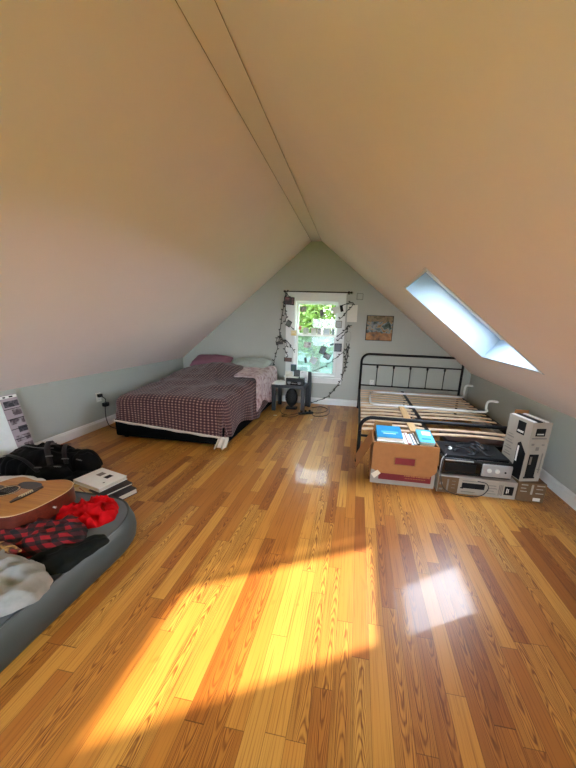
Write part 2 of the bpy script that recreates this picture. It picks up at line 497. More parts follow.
# baseboards with a small moulded top
def baseboard(name, a, b, n):
    a, b, n = Vector(a), Vector(b), Vector(n); bm = B()
    prof = [(0, 0), (.016, 0), (.016, .085), (.011, .092), (.011, .102), (.004, .112), (0, .112)]
    prism(bm, [a + n * p[0] + Vector((0, 0, p[1])) for p in prof], b - a)
    return struct(name, bm, M['white'])
baseboard('baseboard_left', (XL, YF, 0), (XL, YB, 0), (1, 0, 0))
baseboard('baseboard_right', (XR, YF, 0), (XR, YB, 0), (-1, 0, 0))
baseboard('baseboard_back', (XL, YB, 0), (XR, YB, 0), (0, -1, 0))
baseboard('baseboard_front', (XL, YF, 0), (XR, YF, 0), (0, 1, 0))

# skylight: lined shaft, frame, glass
SD = .235
w2 = bpy.data.objects.new('window_2', None); COL.objects.link(w2); w2['kind'] = 'structure'
w2.location = ((SX0 + SX1) / 2, (SY0 + SY1) / 2, zr((SX0 + SX1) / 2))
dx = Vector((1, 0, -KR)).normalized()
def sk(x, y, d): return Vector((x, y, zr(x))) + NR * d
bm = B(); t = .03
LX = (Vector((SX1, 0, zr(SX1))) - Vector((SX0, 0, zr(SX0)))).length
def sbox(bm, u0, u1, y0, y1, d0, d1):
    o = sk(SX0, 0, 0); c = []
    for d in (d0, d1):
        for (u, y) in ((u0, y0), (u1, y0), (u1, y1), (u0, y1)):
            c.append(bm.verts.new(o + dx * u + Vector((0, y, 0)) + NR * d))
    for f in ((0, 1, 2, 3), (7, 6, 5, 4), (0, 4, 5, 1), (1, 5, 6, 2), (2, 6, 7, 3), (3, 7, 4, 0)): bm.faces.new([c[i] for i in f])
q = .005
sbox(bm, -t, LX + t, SY0 - t, SY0 + q, 0, SD); sbox(bm, -t, LX + t, SY1 - q, SY1 + t, 0, SD)
sbox(bm, -t, q, SY0 + q, SY1 - q, 0, SD); sbox(bm, LX - q, LX + t, SY0 + q, SY1 - q, 0, SD)
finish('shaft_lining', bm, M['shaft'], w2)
bm = B(); e = .014
for a in ((-e, LX + e, SY0 - e, SY0 + .002), (-e, LX + e, SY1 - .002, SY1 + e), (-e, .002, SY0, SY1), (LX - .002, LX + e, SY0, SY1)):
    sbox(bm, a[0], a[1], a[2], a[3], -.003, .01)
finish('edge_bead', bm, M['white'], w2)
bm = B(); fw = .02; ft, fb_ = .23, .12
sbox(bm, -t, ft, SY0 - t, SY1 + t, SD, SD + .05); sbox(bm, LX - fb_, LX + t, SY0 - t, SY1 + t, SD, SD + .05)
sbox(bm, ft, LX - fb_, SY0 - t, SY0 + fw, SD, SD + .05); sbox(bm, ft, LX - fb_, SY1 - .08, SY1 + t, SD, SD + .05)
sbox(bm, ft, LX - fb_, SY1 - .195, SY1 - .13, SD, SD + .05)
finish('window_frame', bm, M['vinyl'], w2)
bm = B(); sbox(bm, ft, LX - fb_, SY0 + fw, SY1 - .08, SD + .02, SD + .026)
finish('pane', bm, M['glass'], w2)

# gable window
w1 = bpy.data.objects.new('window_1', None); COL.objects.link(w1); w1['kind'] = 'structure'; w1.location = (-.74, YB, .47)
bm = B(); frame(bm, -1.10, -.345, .50, 1.78, .02, YB - .005, YB + .14); finish('jamb', bm, M['vinyl'], w1)
bm = B(); cw = .125; y0 = YB - .022
box(bm, -1.245, -1.245 + cw + .02, y0, YB, .49, 1.765, .004); box(bm, -.235 - cw, -.235, y0, YB, .49, 1.765, .004)
box(bm, -1.245, -.235, y0, YB, 1.765, 1.885, .004)
box(bm, -1.255, -.225, YB - .03, YB, 1.885, 1.898)
finish('casing', bm, M['white'], w1)
bm = B(); box(bm, -1.27, -.215, YB - .055, YB + .06, .465, .492, .005); box(bm, -1.235, -.245, y0, YB, .385, .465, .004)
finish('window_sill', bm, M['white'], w1)
bm = B(); frame(bm, -1.082, -.362, 1.195, 1.762, .045, YB + .075, YB + .11); finish('upper_sash', bm, M['vinyl'], w1)
bm = B(); frame(bm, -1.082, -.362, .515, 1.235, .045, YB + .035, YB + .07); finish('lower_sash', bm, M['vinyl'], w1)
bm = B(); box(bm, -1.04, -.404, YB + .09, YB + .095, 1.24, 1.718); finish('pane', bm, M['glass_up'], w1)
bm = B(); box(bm, -1.04, -.404, YB + .05, YB + .055, .56, 1.19); finish('pane', bm, M['glass_low'], w1)
# unseen front gable window behind the camera, added to let in fill light
w3 = bpy.data.objects.new('fill_window', None); COL.objects.link(w3); w3['kind'] = 'structure'; w3.location = (-.75, YF, .5)
bm = B(); frame(bm, -2.0, .5, .45, 1.65, .04, YF - .13, YF + .02); box(bm, -.775, -.725, YF - .09, YF - .04, .49, 1.61); finish('window_frame', bm, M['vinyl'], w3)
bm = B(); box(bm, -1.96, .46, YF - .07, YF - .065, .49, 1.61); finish('pane', bm, M['glass'], w3)

# ------------------------------------------------------------------ outlets, wall plate
def outlet(name, c, n, label, w=.075, h=.115):
    c = Vector(c); t = thing(name, c, label, 'outlet')
    n = Vector(n); s = Vector((abs(n.y), abs(n.x), 0))
    def bb(bm, u, z, du, dz, d0, d1, bev=0):
        p = c + s * u + Vector((0, 0, z)) + n * (d0 + d1) / 2
        hx = abs(n.x) * (d1 - d0) / 2 + s.x * du; hy = abs(n.y) * (d1 - d0) / 2 + s.y * du
        box(bm, p.x - hx, p.x + hx, p.y - hy, p.y + hy, p.z - dz, p.z + dz, bev)
    bm = B(); bb(bm, 0, 0, w / 2, h / 2, 0, .007, .002); finish('cover_plate', bm, M['plate'], t)
    for z in (.026, -.026):
        bm = B(); bb(bm, 0, z, .017, .017, .007, .010, .001); so = finish('socket', bm, M['white'], t)
        bm = B(); bb(bm, -.006, z, .0015, .006, .0095, .0105); bb(bm, .006, z, .0015, .006, .0095, .0105); finish('slot', bm, M['ink'], so)
    return t
outlet('wall_outlet', (XL, 3.178, .40), (1, 0, 0), 'white wall outlet on the low left wall with a black plug in it')
outlet('wall_outlet', (.29, YB, .442), (0, -1, 0), 'white wall outlet on the back wall behind the black headboard')
c = thing('charger_cord', (XL + .03, 3.18, .3), 'black plug and cord hanging from the left wall outlet beside the bed', 'cord')
bm = B(); box(bm, XL + .0105, XL + .045, 3.155, 3.205, .405, .445, .004); finish('plug', bm, M['black_matte'], c)
bm = B(); tube(bm, smooth_path([(XL + .04, 3.19, .41), (XL + .06, 3.22, .37), (XL + .05, 3.215, .31), (XL + .05, 3.2, .2), (XL + .06, 3.19, .1), (XL + .12, 3.17, .02), (XL + .28, 3.14, .006), (-2.82, 3.12, .006)]), .0045); finish('cable', bm, M['cable'], c, True)
bm = B(); box(bm, XL + .03, XL + .08, 3.185, 3.25, .275, .325, .008); finish('adapter', bm, M['black_matte'], c)

p = thing('wall_plate', (-.019, YB, 1.81), 'small square grey-edged wall plate right of the curtain rod end', 'wall plate')
bm = B(); box(bm, -.07, .032, YB - .014, YB, 1.80, 1.90, .006); finish('base', bm, M['buckle'], p)
bm = B(); box(bm, -.063, .025, YB - .018, YB - .012, 1.807, 1.893, .004); finish('cover', bm, M['wall'], p)

# painting (generic abstract in ochre, grey and green)
def painting_mat():
    m, nt, b = new_mat('abstract_paint'); g = G(nt)
    tc = g.n('ShaderNodeTexCoord'); sp = g.n('ShaderNodeSeparateXYZ'); nt.links.new(tc.outputs['Object'], sp.inputs[0])
    v = g.vec(sp.outputs[0], sp.outputs[2], 2.0)
    n = g.noise(v, 11, 5, 1.2); z = sp.outputs[2]
    c = g.ramp(n, [(.28, srgb((28, 30, 28))), (.38, srgb((70, 84, 70))), (.46, srgb((96, 106, 110))), (.54, srgb((140, 146, 140))), (.62, srgb((150, 112, 60))), (.72, srgb((40, 40, 44)))])
    n2 = g.noise(v, 6, 3, .8)
    oc = g.ramp(n2, [(.3, srgb((92, 60, 34))), (.5, srgb((170, 110, 52))), (.7, srgb((190, 150, 90)))])
    lowm = g.m('LESS_THAN', g.m('ADD', z, g.m('MULTIPLY', n2, .16)), .21)
    topm = g.m('GREATER_THAN', g.m('ADD', z, g.m('MULTIPLY', n, .10)), .355)
    c = g.mix(g.m('MULTIPLY', lowm, .85), c, oc)
    c = g.mix(g.m('MULTIPLY', topm, .8), c, g.ramp(n, [(.3, srgb((92, 78, 46))), (.7, srgb((150, 118, 72)))]))
    nt.links.new(c, b.inputs['Base Color']); b.inputs['Roughness'].default_value = .6
    return m
p = thing('painting', (.33, YB, 1.16), 'square dark-edged abstract painting in ochre, green and grey on the back wall', 'painting')
bm = B(); box(bm, .118, .548, YB - .03, YB - .002, 1.165, 1.565, .003); finish('canvas', bm, M['ink'], p)
bm = B(); box(bm, .126, .540, YB - .032, YB - .029, 1.173, 1.557); finish('picture', bm, painting_mat(), p)

# ------------------------------------------------------------------ curtain rod
r = thing('curtain_rod', (-.7, YB - .05, 1.90), 'thin dark curtain rod across the top of the gable window', 'curtain rod')
bm = B(); tube(bm, [(-1.25, YB - .05, 1.905), (-.17, YB - .05, 1.905)], .009, 10); finish('rod', bm, M['bronze'], r, True)
for x in (-1.262, -.158):
    bm = B(); lathe(bm, (x, YB - .05, 1.905), [(.004, -.02), (.016, -.012), (.018, 0), (.016, .012), (.004, .02)], 12, 'X'); finish('finial', bm, M['bronze'], r, True)
for x in (-1.22, -.2):
    bm = B(); box(bm, x - .008, x + .008, YB - .05, YB, 1.893, 1.907); box(bm, x - .014, x + .014, YB - .004, YB, 1.88, 1.93); finish('bracket', bm, M['bronze'], r)

# ------------------------------------------------------------------ string lights
def lights(name, paths, label, every=.055):
    t = thing(name, paths[0][0], label, 'string lights')
    bm = B(); bb = B(); k = 0
    for P in paths:
        C = smooth_path(P, 8)
        jit = [p + Vector((noise.noise(p * 30) * .014, noise.noise(p * 30 + Vector((9, 0, 0))) * .006, noise.noise(p * 30 + Vector((0, 9, 0))) * .014)) for p in C]
        tube(bm, jit, .0055, 5)
        acc = 0
        for a, b_ in zip(jit, jit[1:]):
            acc += (b_ - a).length
            if acc > every:
                acc = 0; k += 1; s = 1 if k % 2 else -1
                d = Vector((s * .022, -.006, .016 * math.sin(k * 2.1)))
                tube(bb, [b_, b_ + d * .6, b_ + d, b_ + d * 1.5], [.008, .010, .011, .003], 6)
    finish('wire', bm, M['wire'], t, True)
    finish('bulb', bb, M['bulb'], t, True, kind='stuff')
    return t
yw = YB - .045
lights('string_lights', [
    [(-1.25, yw, 1.90), (-1.29, yw, 1.60), (-1.335, yw, 1.3), (-1.375, yw, 1.02), (-1.44, yw, .75), (-1.51, yw, .50), (-1.53, yw, .25)],
    [(-1.25, yw, 1.90), (-1.19, yw, 1.83), (-1.20, yw, 1.76), (-1.255, yw, 1.70), (-1.23, yw, 1.5), (-1.245, yw, 1.44), (-1.17, yw, 1.36), (-1.10, yw, 1.30)],
    [(-1.42, yw, 1.08), (-1.35, yw, 1.17), (-1.30, yw, 1.10), (-1.24, yw, 1.12), (-1.17, yw, 1.04), (-1.10, yw, .95), (-1.08, yw, .90)],
    [(-1.34, yw, 1.22), (-1.28, yw, 1.09), (-1.22, yw, 1.05), (-1.25, yw, .95), (-1.20, yw, .84)]],
    'dark wire string lights zigzagging down the left side of the window')
lights('string_lights', [
    [(-.40, yw, 1.66), (-.30, yw, 1.70), (-.20, yw, 1.74), (-.12, yw, 1.755), (-.155, yw, 1.68), (-.21, yw, 1.62), (-.26, yw, 1.55), (-.33, yw, 1.49)],
    [(-.12, yw, 1.40), (-.17, yw, 1.38), (-.19, yw, 1.30), (-.25, yw, 1.23), (-.33, yw, 1.14)],
    [(-.17, yw, 1.40), (-.21, yw, 1.34), (-.27, yw, 1.28), (-.34, yw, 1.22)],
    [(-.13, yw, 1.08), (-.16, yw, 1.04), (-.25, yw, .94), (-.35, yw, .85), (-.47, yw, .74), (-.60, yw, .66), (-.74, yw, .60)],
    [(-.14, yw, 1.10), (-.15, yw, .95), (-.17, yw, .80), (-.20, yw, .61), (-.27, yw, .42), (-.38, yw, .25), (-.50, yw, .13), (-.66, yw, .06), (-.78, yw - .04, .015)],
    [(-.19, yw, 1.10), (-.165, yw, .99), (-.19, yw, .85), (-.18, yw, .70)]],
    'dark wire string lights zigzagging down the right side of the window')

# ------------------------------------------------------------------ prints hung round the window
def photo(x, z, w, h, ang, cols, label, name='photo_print', y=None, border=None, seed=0., cat='photo print', scale=9):
    y = (YB - .065) if y is None else y
    t = thing(name, (x, y, z - h / 2), label, cat, 'prints hung round the window')
    mt = rot_about((x, y, z), math.radians(ang), 'Y')
    bm = B(); box(bm, x - w / 2, x + w / 2, y - .0015, y + .0015, z - h / 2, z + h / 2, 0, mt)
    finish('paper', bm, M['paper'] if border is None else border, t)
    if cols:
        q = .82
        bm = B(); box(bm, x - w / 2 * q, x + w / 2 * q, y - .0028, y - .0012, z - h / 2 * q, z + h / 2 * q, 0, mt)
        finish('picture', bm, print_mat('printed_picture', cols, scale, .35, seed + x * 7), t)
    return t
D_ = (30, 28, 28); G_ = (110, 108, 100)
photo(-1.18, 1.755, .175, .125, 4, [(20, 20, 20), (60, 40, 40), (150, 92, 96)], 'dark landscape photo print clipped just under the left end of the curtain rod', border=M['ink'])
photo(-.938, 1.627, .105, .085, 2, [(60, 72, 66), (180, 188, 180), (52, 62, 60)], 'small grey landscape print in the upper left of the top pane', border=M['ink_grey'])
photo(-.623, 1.575, .06, .105, -3, [(40, 44, 38), (120, 118, 100), (50, 52, 44)], 'small dark upright print in the upper middle of the top pane', border=M['ink_grey'])
photo(-1.183, 1.39, .085, .105, 28, [(24, 30, 24), (90, 96, 84), (20, 24, 20)], 'tilted dark print on the left casing beside the top pane', border=M['ink'])
photo(-1.093, 1.236, .11, .10, -3, [(232, 206, 130), (240, 226, 170), (196, 156, 90)], 'pale yellow print at the left end of the meeting rail')
photo(-.985, 1.325, .055, .07, 12, [(210, 116, 84), (222, 150, 120)], 'small orange print above the left end of the meeting rail')
for i, (x, w) in enumerate(((-.90, .095), (-.76, .09), (-.665, .07), (-.54, .12), (-.43, .05))):
    photo(x, 1.275, w, .115, (2, -1, 1, 0, -2)[i], [[(150, 170, 150), (226, 230, 220)], [(200, 190, 170), (230, 230, 222)], [(70, 90, 96), (220, 226, 224)], [(170, 196, 204), (222, 232, 232)], [(84, 112, 112), (214, 224, 220)]][i],
          ['pale green print, first from the left along the meeting rail', 'cream print, second from the left along the meeting rail', 'narrow blue-grey print in the middle of the meeting rail', 'wide pale blue print along the right of the meeting rail', 'narrow green-grey print at the right end of the meeting rail'][i], y=YB + .015)
photo(-.365, 1.635, .175, .10, -14, [(214, 212, 200), (224, 220, 210)], 'tilted white card with a black end at the top right casing', name='paper_card')
bm = B(); mt = rot_about((-.365, YB - .07, 1.635), math.radians(-14), 'Y')
box(bm, -.322, -.275, YB - .0705, YB - .0675, 1.59, 1.685, 0, mt); finish('dark_band', bm, M['ink'], [o for o in COL.objects if o.name.startswith('paper_card')][0])
photo(-.332, 1.405, .10, .115, 0, [(158, 156, 148), (172, 170, 162)], 'plain grey upright card on the right casing beside the top pane', name='paper_card', border=M['ink_grey'])
photo(-.125, 1.585, .165, .27, 0, None, 'blank white paper sheet on the wall right of the window', name='paper_sheet', y=YB - .006, cat='paper')
s = photo(-.165, 1.215, .105, .22, 0, None, 'pale paper with a faint pencil circle on the wall right of the window', name='paper_sheet', y=YB - .006, cat='paper', border=M['wall'])
bm = B(); tube(bm, [(-.165 + .042 * math.cos(a * PI / 16), YB - .009, 1.215 + .085 * math.sin(a * PI / 16)) for a in range(33)], .0022, 5)
finish('pencil_circle', bm, M['paper_line'], s, True)
photo(-.326, 1.026, .125, .135, 0, [(18, 18, 20), (34, 32, 34)], 'square black print on the right casing beside the lower pane', border=M['ink'])
photo(-.852, 1.047, .125, .095, 3, [(20, 22, 24), (222, 224, 222), (60, 50, 52)], 'black and white landscape print in the upper left of the lower pane')
photo(-.580, .968, .10, .13, 18, [(16, 24, 26), (60, 76, 80), (120, 140, 144)], 'dark portrait print, upper of the overlapping pair on the lower pane', border=M['ink'])
photo(-.505, .872, .115, .095, 28, [(14, 22, 28), (70, 88, 96), (190, 200, 200)], 'dark tilted print, lower of the overlapping pair on the lower pane', border=M['ink'], y=YB - .072)
photo(-.735, .79, .115, .115, 30, [(196, 214, 220), (214, 226, 228)], 'pale blue tilted paper in the middle of the lower pane', name='paper_card', border=M['cover_white'])
photo(-.875, .785, .042, .09, -10, [(16, 18, 20), (40, 44, 44)], 'tiny narrow black print low on the left of the lower pane', border=M['ink'])
photo(-1.19, .778, .135, .07, 2, [(70, 50, 42), (120, 88, 72), (60, 44, 40)], 'brown landscape print hanging at the bottom of the left casing', border=M['ink'])
photo(-1.085, .638, .10, .125, 0, [(28, 58, 48), (40, 80, 66)], 'square dark green print at the lower left corner of the window', border=M['cover_navy'])
photo(-1.345, 1.06, .125, .05, -6, [(20, 20, 22), (60, 60, 60)], 'small dark print hung left of the window among the wires', border=M['ink'])
photo(-.43, 1.072, .06, .028, -16, [(28, 54, 48), (50, 84, 74)], 'tiny dark green slip at the top right of the lower pane', name='paper_slip', border=M['cover_navy'], cat='paper')

# ------------------------------------------------------------------ bedside table and what stands on it
t = thing('side_table', (-1.06, 4.72, 0), 'charcoal square side table under the window', 'table')
tx0, tx1, ty0, ty1, tz = -1.325, -.78, 4.47, 4.93, .44
bm = B(); box(bm, tx0, tx1, ty0, ty1, tz - .05, tz, .004); finish('tabletop', bm, M['table'], t)
for x in (tx0 + .005, tx1 - .06):
    for y in (ty0 + .005, ty1 - .06):
        bm = B(); box(bm, x, x + .055, y, y + .055, 0, tz - .05, .003); finish('leg', bm, M['table'], t)
c = mound([(-1.32, 4.48), (-1.12, 4.48), (-1.10, 4.60), (-1.14, 4.74), (-1.31, 4.76), (-1.322, 4.62)], tz, .03, .012, 20, 3)
tag(finish('folded_cloth', c, M['white_cloth'], None, True), 'crumpled white cloth on the left of the side table', 'cloth')
t = thing('radio', (-.98, 4.57, tz), 'black radio cassette player on the front of the side table', 'radio')
bm = B(); box(bm, -1.09, -.80, 4.49, 4.61, tz + .001, tz + .115, .01); finish('body', bm, M['black_gloss'], t)
bm = B(); box(bm, -1.07, -.82, 4.484, 4.492, tz + .06, tz + .10, .002); finish('display', bm, M['black_matte'], t)
for x in (-1.035, -.875):
    bm = B(); lathe(bm, (x, 4.492, tz + .045), [(.030, -.004), (.030, 0), (.024, .003), (.010, .003)][::-1], 18, 'Y'); finish('speaker_grille', bm, M['buckle'], t, True)
for x in (-.985, -.955, -.925):
    bm = B(); box(bm, x - .009, x + .009, 4.482, 4.492, tz + .03, tz + .042, .001); finish('button', bm, M['silver'], t)
bm = B(); box(bm, -1.07, -.90, 4.505, 4.60, tz + .117, tz + .127, .001)
tag(finish('paper_pad', bm, M['paper']), 'white paper pad lying on top of the black radio', 'paper')
def stand_frame(x, y, w, h, label, cols, fm, seed):
    f = thing('picture_frame', (x, y, tz), label, 'picture frame', None)
    mt = rot_about((x, y, tz), math.radians(-9), 'X')
    bm = B(); frame(bm, x - w / 2, x + w / 2, tz + .002, tz + h, .014, y, y + .015); bmesh.ops.transform(bm, matrix=mt, verts=bm.verts); finish('frame', bm, fm, f)
    bm = B(); box(bm, x - w / 2 + .01, x + w / 2 - .01, y + .004, y + .009, tz + .012, tz + h - .01, 0, mt); finish('picture', bm, print_mat('framed_picture', cols, 14, .3, seed), f)
    return f
stand_frame(-1.13, 4.84, .13, .17, 'cream picture frame standing at the back left of the side table', [(196, 184, 150), (226, 220, 200)], M['page'], 1.)
stand_frame(-.98, 4.82, .11, .20, 'dark picture frame in the middle of the side table behind the radio', [(40, 34, 34), (80, 66, 60)], M['ink'], 2.)
stand_frame(-.86, 4.80, .13, .19, 'black and white picture in a pale frame on the side table', [(20, 20, 22), (210, 210, 208), (226, 226, 222)], M['cover_white'], 3.)
bm = B(); box(bm, -.79, -.735, 4.82, 4.90, .005, .62, .01); 
tag(finish('upright_panel', bm, M['table']), 'narrow dark upright panel standing against the right of the side table', 'panel')
# round subwoofer-like speaker under the table
t = thing('fan', (-1.06, 4.74, 0), 'round black fan standing on the floor under the side table', 'fan')
bm = B(); lathe(bm, (-1.03, 4.66, .20), [(.02, -.03), (.10, -.03), (.115, -.015), (.115, .03), (.09, .05), (.03, .06)], 24, 'Y', Matrix.Diagonal((.85, 1, 1.35))); finish('housing', bm, M['black_matte'], t, True)
bm = B()
for k in range(4):
    rr = .025 + .025 * k; tube(bm, [(-1.03 + rr * math.cos(a * PI / 12), 4.625, .20 + rr * math.sin(a * PI / 12)) for a in range(25)], .003, 5)
finish('grille', bm, M['black_gloss'], t, True)
bm = B(); box(bm, -1.12, -.94, 4.61, 4.74, 0, .03, .008); box(bm, -1.05, -1.01, 4.67, 4.70, .02, .12); finish('base', bm, M['black_matte'], t)
# power strip and cables on the floor
t = thing('power_strip', (-.68, 4.52, 0), 'black power strip on the floor at the foot of the side table', 'power strip')
bm = B(); box(bm, -.86, -.62, 4.40, 4.45, .0, .035, .006, rot_about((-.74, 4.42, 0), .5)); finish('body', bm, M['black_matte'], t)
for k in range(3):
    bm = B(); box(bm, -.83 + .07 * k, -.80 + .07 * k, 4.41, 4.44, .035, .065, .004, rot_about((-.74, 4.42, 0), .5)); finish('plug', bm, M['black_gloss'], t)
t = thing('cables', (-.7, 4.4, 0), 'tangle of thin black cables on the floor right of the side table', 'cables')
for P in ([(-.65, 4.45, .02), (-.50, 4.55, .006), (-.42, 4.75, .006), (-.55, 4.9, .006), (-.70, 4.80, .006)],
          [(-.84, 4.36, .03), (-1.0, 4.28, .006), (-1.12, 4.36, .006), (-1.2, 4.55, .006)],
          [(-.66, 4.5, .02), (-.60, 4.35, .006), (-.45, 4.38, .006), (-.38, 4.55, .006), (-.42, 4.95, .006)],
          [(-.78, 4.40, .03), (-.90, 4.22, .006), (-1.08, 4.20, .006), (-1.02, 4.3, .006)]):
    bm = B(); tube(bm, smooth_path(P), .005, 6); finish('cable', bm, M['cable'], t, True)
bm = B(); box(bm, -1.215, -1.165, 4.215, 4.245, 0, .006); tag(finish('paper_scrap', bm, M['paper']), 'tiny white paper scrap on the floor in front of the side table', 'paper')

# ------------------------------------------------------------------ the made bed on the left
BX0, BX1, BY0, BY1 = -2.78, -1.40, 2.90, 4.97
bed = thing('bed', ((BX0 + BX1) / 2, (BY0 + BY1) / 2, 0), 'low double bed with black base in the left corner by the window', 'bed')
bm = B(); box(bm, BX0, BX1, BY0, BY1, .03, .24, .02); finish('base', bm, M['bed_box'], bed)
for x in (BX0 + .06, BX1 - .1):
    for y in (BY0 + .05, BY1 - .1):
        bm = B(); box(bm, x, x + .05, y, y + .05, 0, .035); finish('leg', bm, M['black_matte'], bed)
bm = B(); box(bm, BX0 + .05, BX1 - .04, BY0 + .06, BY1, .24, .45, .05); finish('mattress', bm, M['mattress'], bed, True)
# comforter
def comforter():
    bm = B(); uvl = bm.loops.layers.uv.new('UVMap')
    x0, x1, y0, y1 = BX0 + .10, BX1 - .08, BY0 + .10, 4.72
    R = .10; NX, NY = 110, 130
    D = .60
    g = []; uvs = {}
    for i in range(NX + 1):
        row = []
        for j in range(NY + 1):
            a = x0 - D + (x1 - x0 + 2 * D) * i / NX; b = y0 - D + (y1 - y0 + D) * j / NY
            cx = min(max(a, x0), x1); cy = max(b, y0)
            ddx, ddy = a - cx, b - cy
            d = max(abs(ddx), abs(ddy)); n = Vector((ddx, ddy, 0))
            if n.length > 0: n.normalize()
            # drop length: shallow at the foot's left corner, reaches the floor at its right corner
            fx = (cx - x0) / (x1 - x0); fy = (cy - y0) / (y1 - y0)
            if abs(ddy) >= abs(ddx): hem = .235 - .10 * fx
            elif ddx > 0: hem = .12 - .02 * fy + .06 * math.sin(fy * 9)
            else: hem = .22
            top = .555 + .075 * min(1, fy * 1.3)
            top += .13 * math.exp(-((cx + 2.20) / .36) ** 2 - ((cy - 4.40) / .40) ** 2)
            top += .022 * noise.noise(Vector((cx * 2.4, cy * 2.4, 1))) + .012 * noise.noise(Vector((cx * 7 + cy * 3, cy * 5, 4)))
            top += .010 * (1 - abs(noise.noise(Vector((cx * 5 + cy * 2, cy * 3 - cx, 7)))) * 4) * min(1, fy * 3)
            top -= .03 * (1 - min(1, (cx - x0) / .25)) * (1 - fy)
            full = top - hem; s = d / D * (R * (PI / 2 - 1) + full)
            if s < R * PI / 2:
                off = R * math.sin(s / R); dz = R * (1 - math.cos(s / R))
            else:
                off = R; dz = R + s - R * PI / 2
                k = min(1, (s - R * PI / 2) / .25)
                per = a if abs(ddy) >= abs(ddx) else b
                off += k * (.018 + .016 * math.sin(per * 13 + 1.5 * math.sin(per * 5)) + .01 * noise.noise(Vector((a * 6, b * 6, 2))))
            v = bm.verts.new((cx + n.x * off, cy + n.y * off, max(top - dz, .012)))
            uvs[v] = (a, b); row.append(v)
        g.append(row)
    for i in range(NX):
        for j in range(NY):
            f = bm.faces.new((g[i][j], g[i + 1][j], g[i + 1][j + 1], g[i][j + 1]))
            for l in f.loops: l[uvl].uv = uvs[l.vert]
    o = finish('comforter', bm, M['plaid'], None, True)
    for md in list(o.modifiers): o.modifiers.remove(md)
    md = o.modifiers.new('thick', 'SOLIDIFY'); md.thickness = .02; md.offset = -1
    return o
cf = tag(comforter(), 'maroon and cream small-check comforter spread over the low bed', 'comforter')
# cream edge of the sheet below the foot hem, hanging to the floor at the right corner
bm = B(); P = []
N = 60
top = []; bot = []
for i in range(N + 1):
    f = i / N; x = BX0 + .03 + (BX1 - BX0 + .02) * f
    zt = .250 - .10 * f; zb = .226 - .10 * f + .004 * math.sin(f * 30)
    y = BY0 - .05
    top.append(bm.verts.new((x, y, zt))); bot.append(bm.verts.new((x, y - .004, zb)))
for i in range(N): bm.faces.new((top[i], top[i + 1], bot[i + 1], bot[i]))
o = finish('sheet_hem', bm, M['lining'], cf, True)
md = o.modifiers.new('t', 'SOLIDIFY'); md.thickness = .006
bm = B(); g_ = []
for i in range(13):
    u_ = i / 12; row = []
    for j in range(11):
        v_ = j / 10
        x = -1.45 + .12 * u_ - .03 * v_ + .03 * (u_ - .5) * v_; y = 2.845 - .03 * v_ + .016 * math.sin(u_ * 15) * (.3 + v_) + .01 * math.sin(v_ * 6)
        row.append(bm.verts.new((x, y, .16 - .15 * v_ * (1 - .25 * abs(math.sin(u_ * 5))))))
    g_.append(row)
for i in range(12):
    for j in range(10): bm.faces.new((g_[i][j], g_[i + 1][j], g_[i + 1][j + 1], g_[i][j + 1]))
tag(finish('sheet_corner', bm, M['lining'], None, True), 'cream sheet corner trailing to the floor at the near right of the bed', 'sheet')
bm = B(); pillow(bm, -2.50, 4.82, .70, .66, .36, .17, .04, .35, 2); tag(finish('pink_pillow', bm, M['pink'], None, True), 'dusty pink pillow at the head of the bed, under the slope', 'pillow')
bm = B(); pillow(bm, -1.80, 4.80, .69, .68, .36, .16, -.10, .30, 5); tag(finish('grey_pillow', bm, M['pale'], None, True), 'pale grey-green pillow at the window side of the bed', 'pillow')
# blush fleece blanket folded over the right side near the pillows
def drape():
    bm = B(); NX, NY = 40, 50; g = []
    for i in range(NX + 1):
        row = []
        for j in range(NY + 1):
            u = i / NX; y = 3.85 + 1.0 * j / NY
            s = u * 1.0 - .25 * (1 - j / NY) ** 1.5 * 0
            xs = -1.86 + .18 * (1 - j / NY)
            run = -1.41 - xs
            R = .055; z0 = .665
            if s < run: x = xs + s; z = z0
            elif s < run + R * PI / 2: q = (s - run) / R; x = -1.41 + R * math.sin(q); z = z0 - R * (1 - math.cos(q))
            else: x = -1.41 + R + .008 * math.sin(y * 21); z = z0 - R - (s - run - R * PI / 2)
            z += .014 * noise.noise(Vector((x * 7, y * 7, 3))) - .02 * (1 - j / NY)
            row.append(bm.verts.new((x, y + .03 * noise.noise(Vector((x * 5, 2, 1))), max(z, .2 + .06 * math.sin(y * 8)))))
        g.append(row)
    for i in range(NX):
        for j in range(NY): bm.faces.new((g[i][j], g[i + 1][j], g[i + 1][j + 1], g[i][j + 1]))
    o = finish('fleece_blanket', bm, M['blush'], None, True)
    for md in list(o.modifiers): o.modifiers.remove(md)
    md = o.modifiers.new('thick', 'SOLIDIFY'); md.thickness = .016; md.offset = 1
    return o
tag(drape(), 'blush patterned fleece blanket folded over the window side of the bed', 'blanket')

# ------------------------------------------------------------------ black metal bed frame on the right
FX0, FX1, FY0, FY1 = .085, 1.70, 2.90, 5.02
mb = thing('metal_bed_frame', ((FX0 + FX1) / 2, (FY0 + FY1) / 2, 0), 'bare black metal bed frame with pine slats, no mattress, on the right', 'bed frame')
def arch(x0, x1, y, z, R=.13):
    P = [(x0, y, 0)]
    P += [(x0, y, z - R - .1), (x0, y, z - R)]
    P += [(x0 + R - R * math.cos(a * PI / 16), y, z - R + R * math.sin(a * PI / 16)) for a in range(1, 9)]
    P += [(x1 - R + R * math.sin(a * PI / 16), y, z - R + R * math.cos(a * PI / 16)) for a in range(0, 9)]
    P += [(x1, y, z - R - .1), (x1, y, 0)]
    return P
bm = B(); tube(bm, arch(FX0, FX1, FY1, .945), .019, 12); hb = finish('headboard', bm, M['black_metal'], mb, True)
for z in (.77, .415):
    bm = B(); tube(bm, [(FX0, FY1, z), (FX1, FY1, z)], .011, 10); finish('rail', bm, M['black_metal'], hb, True)
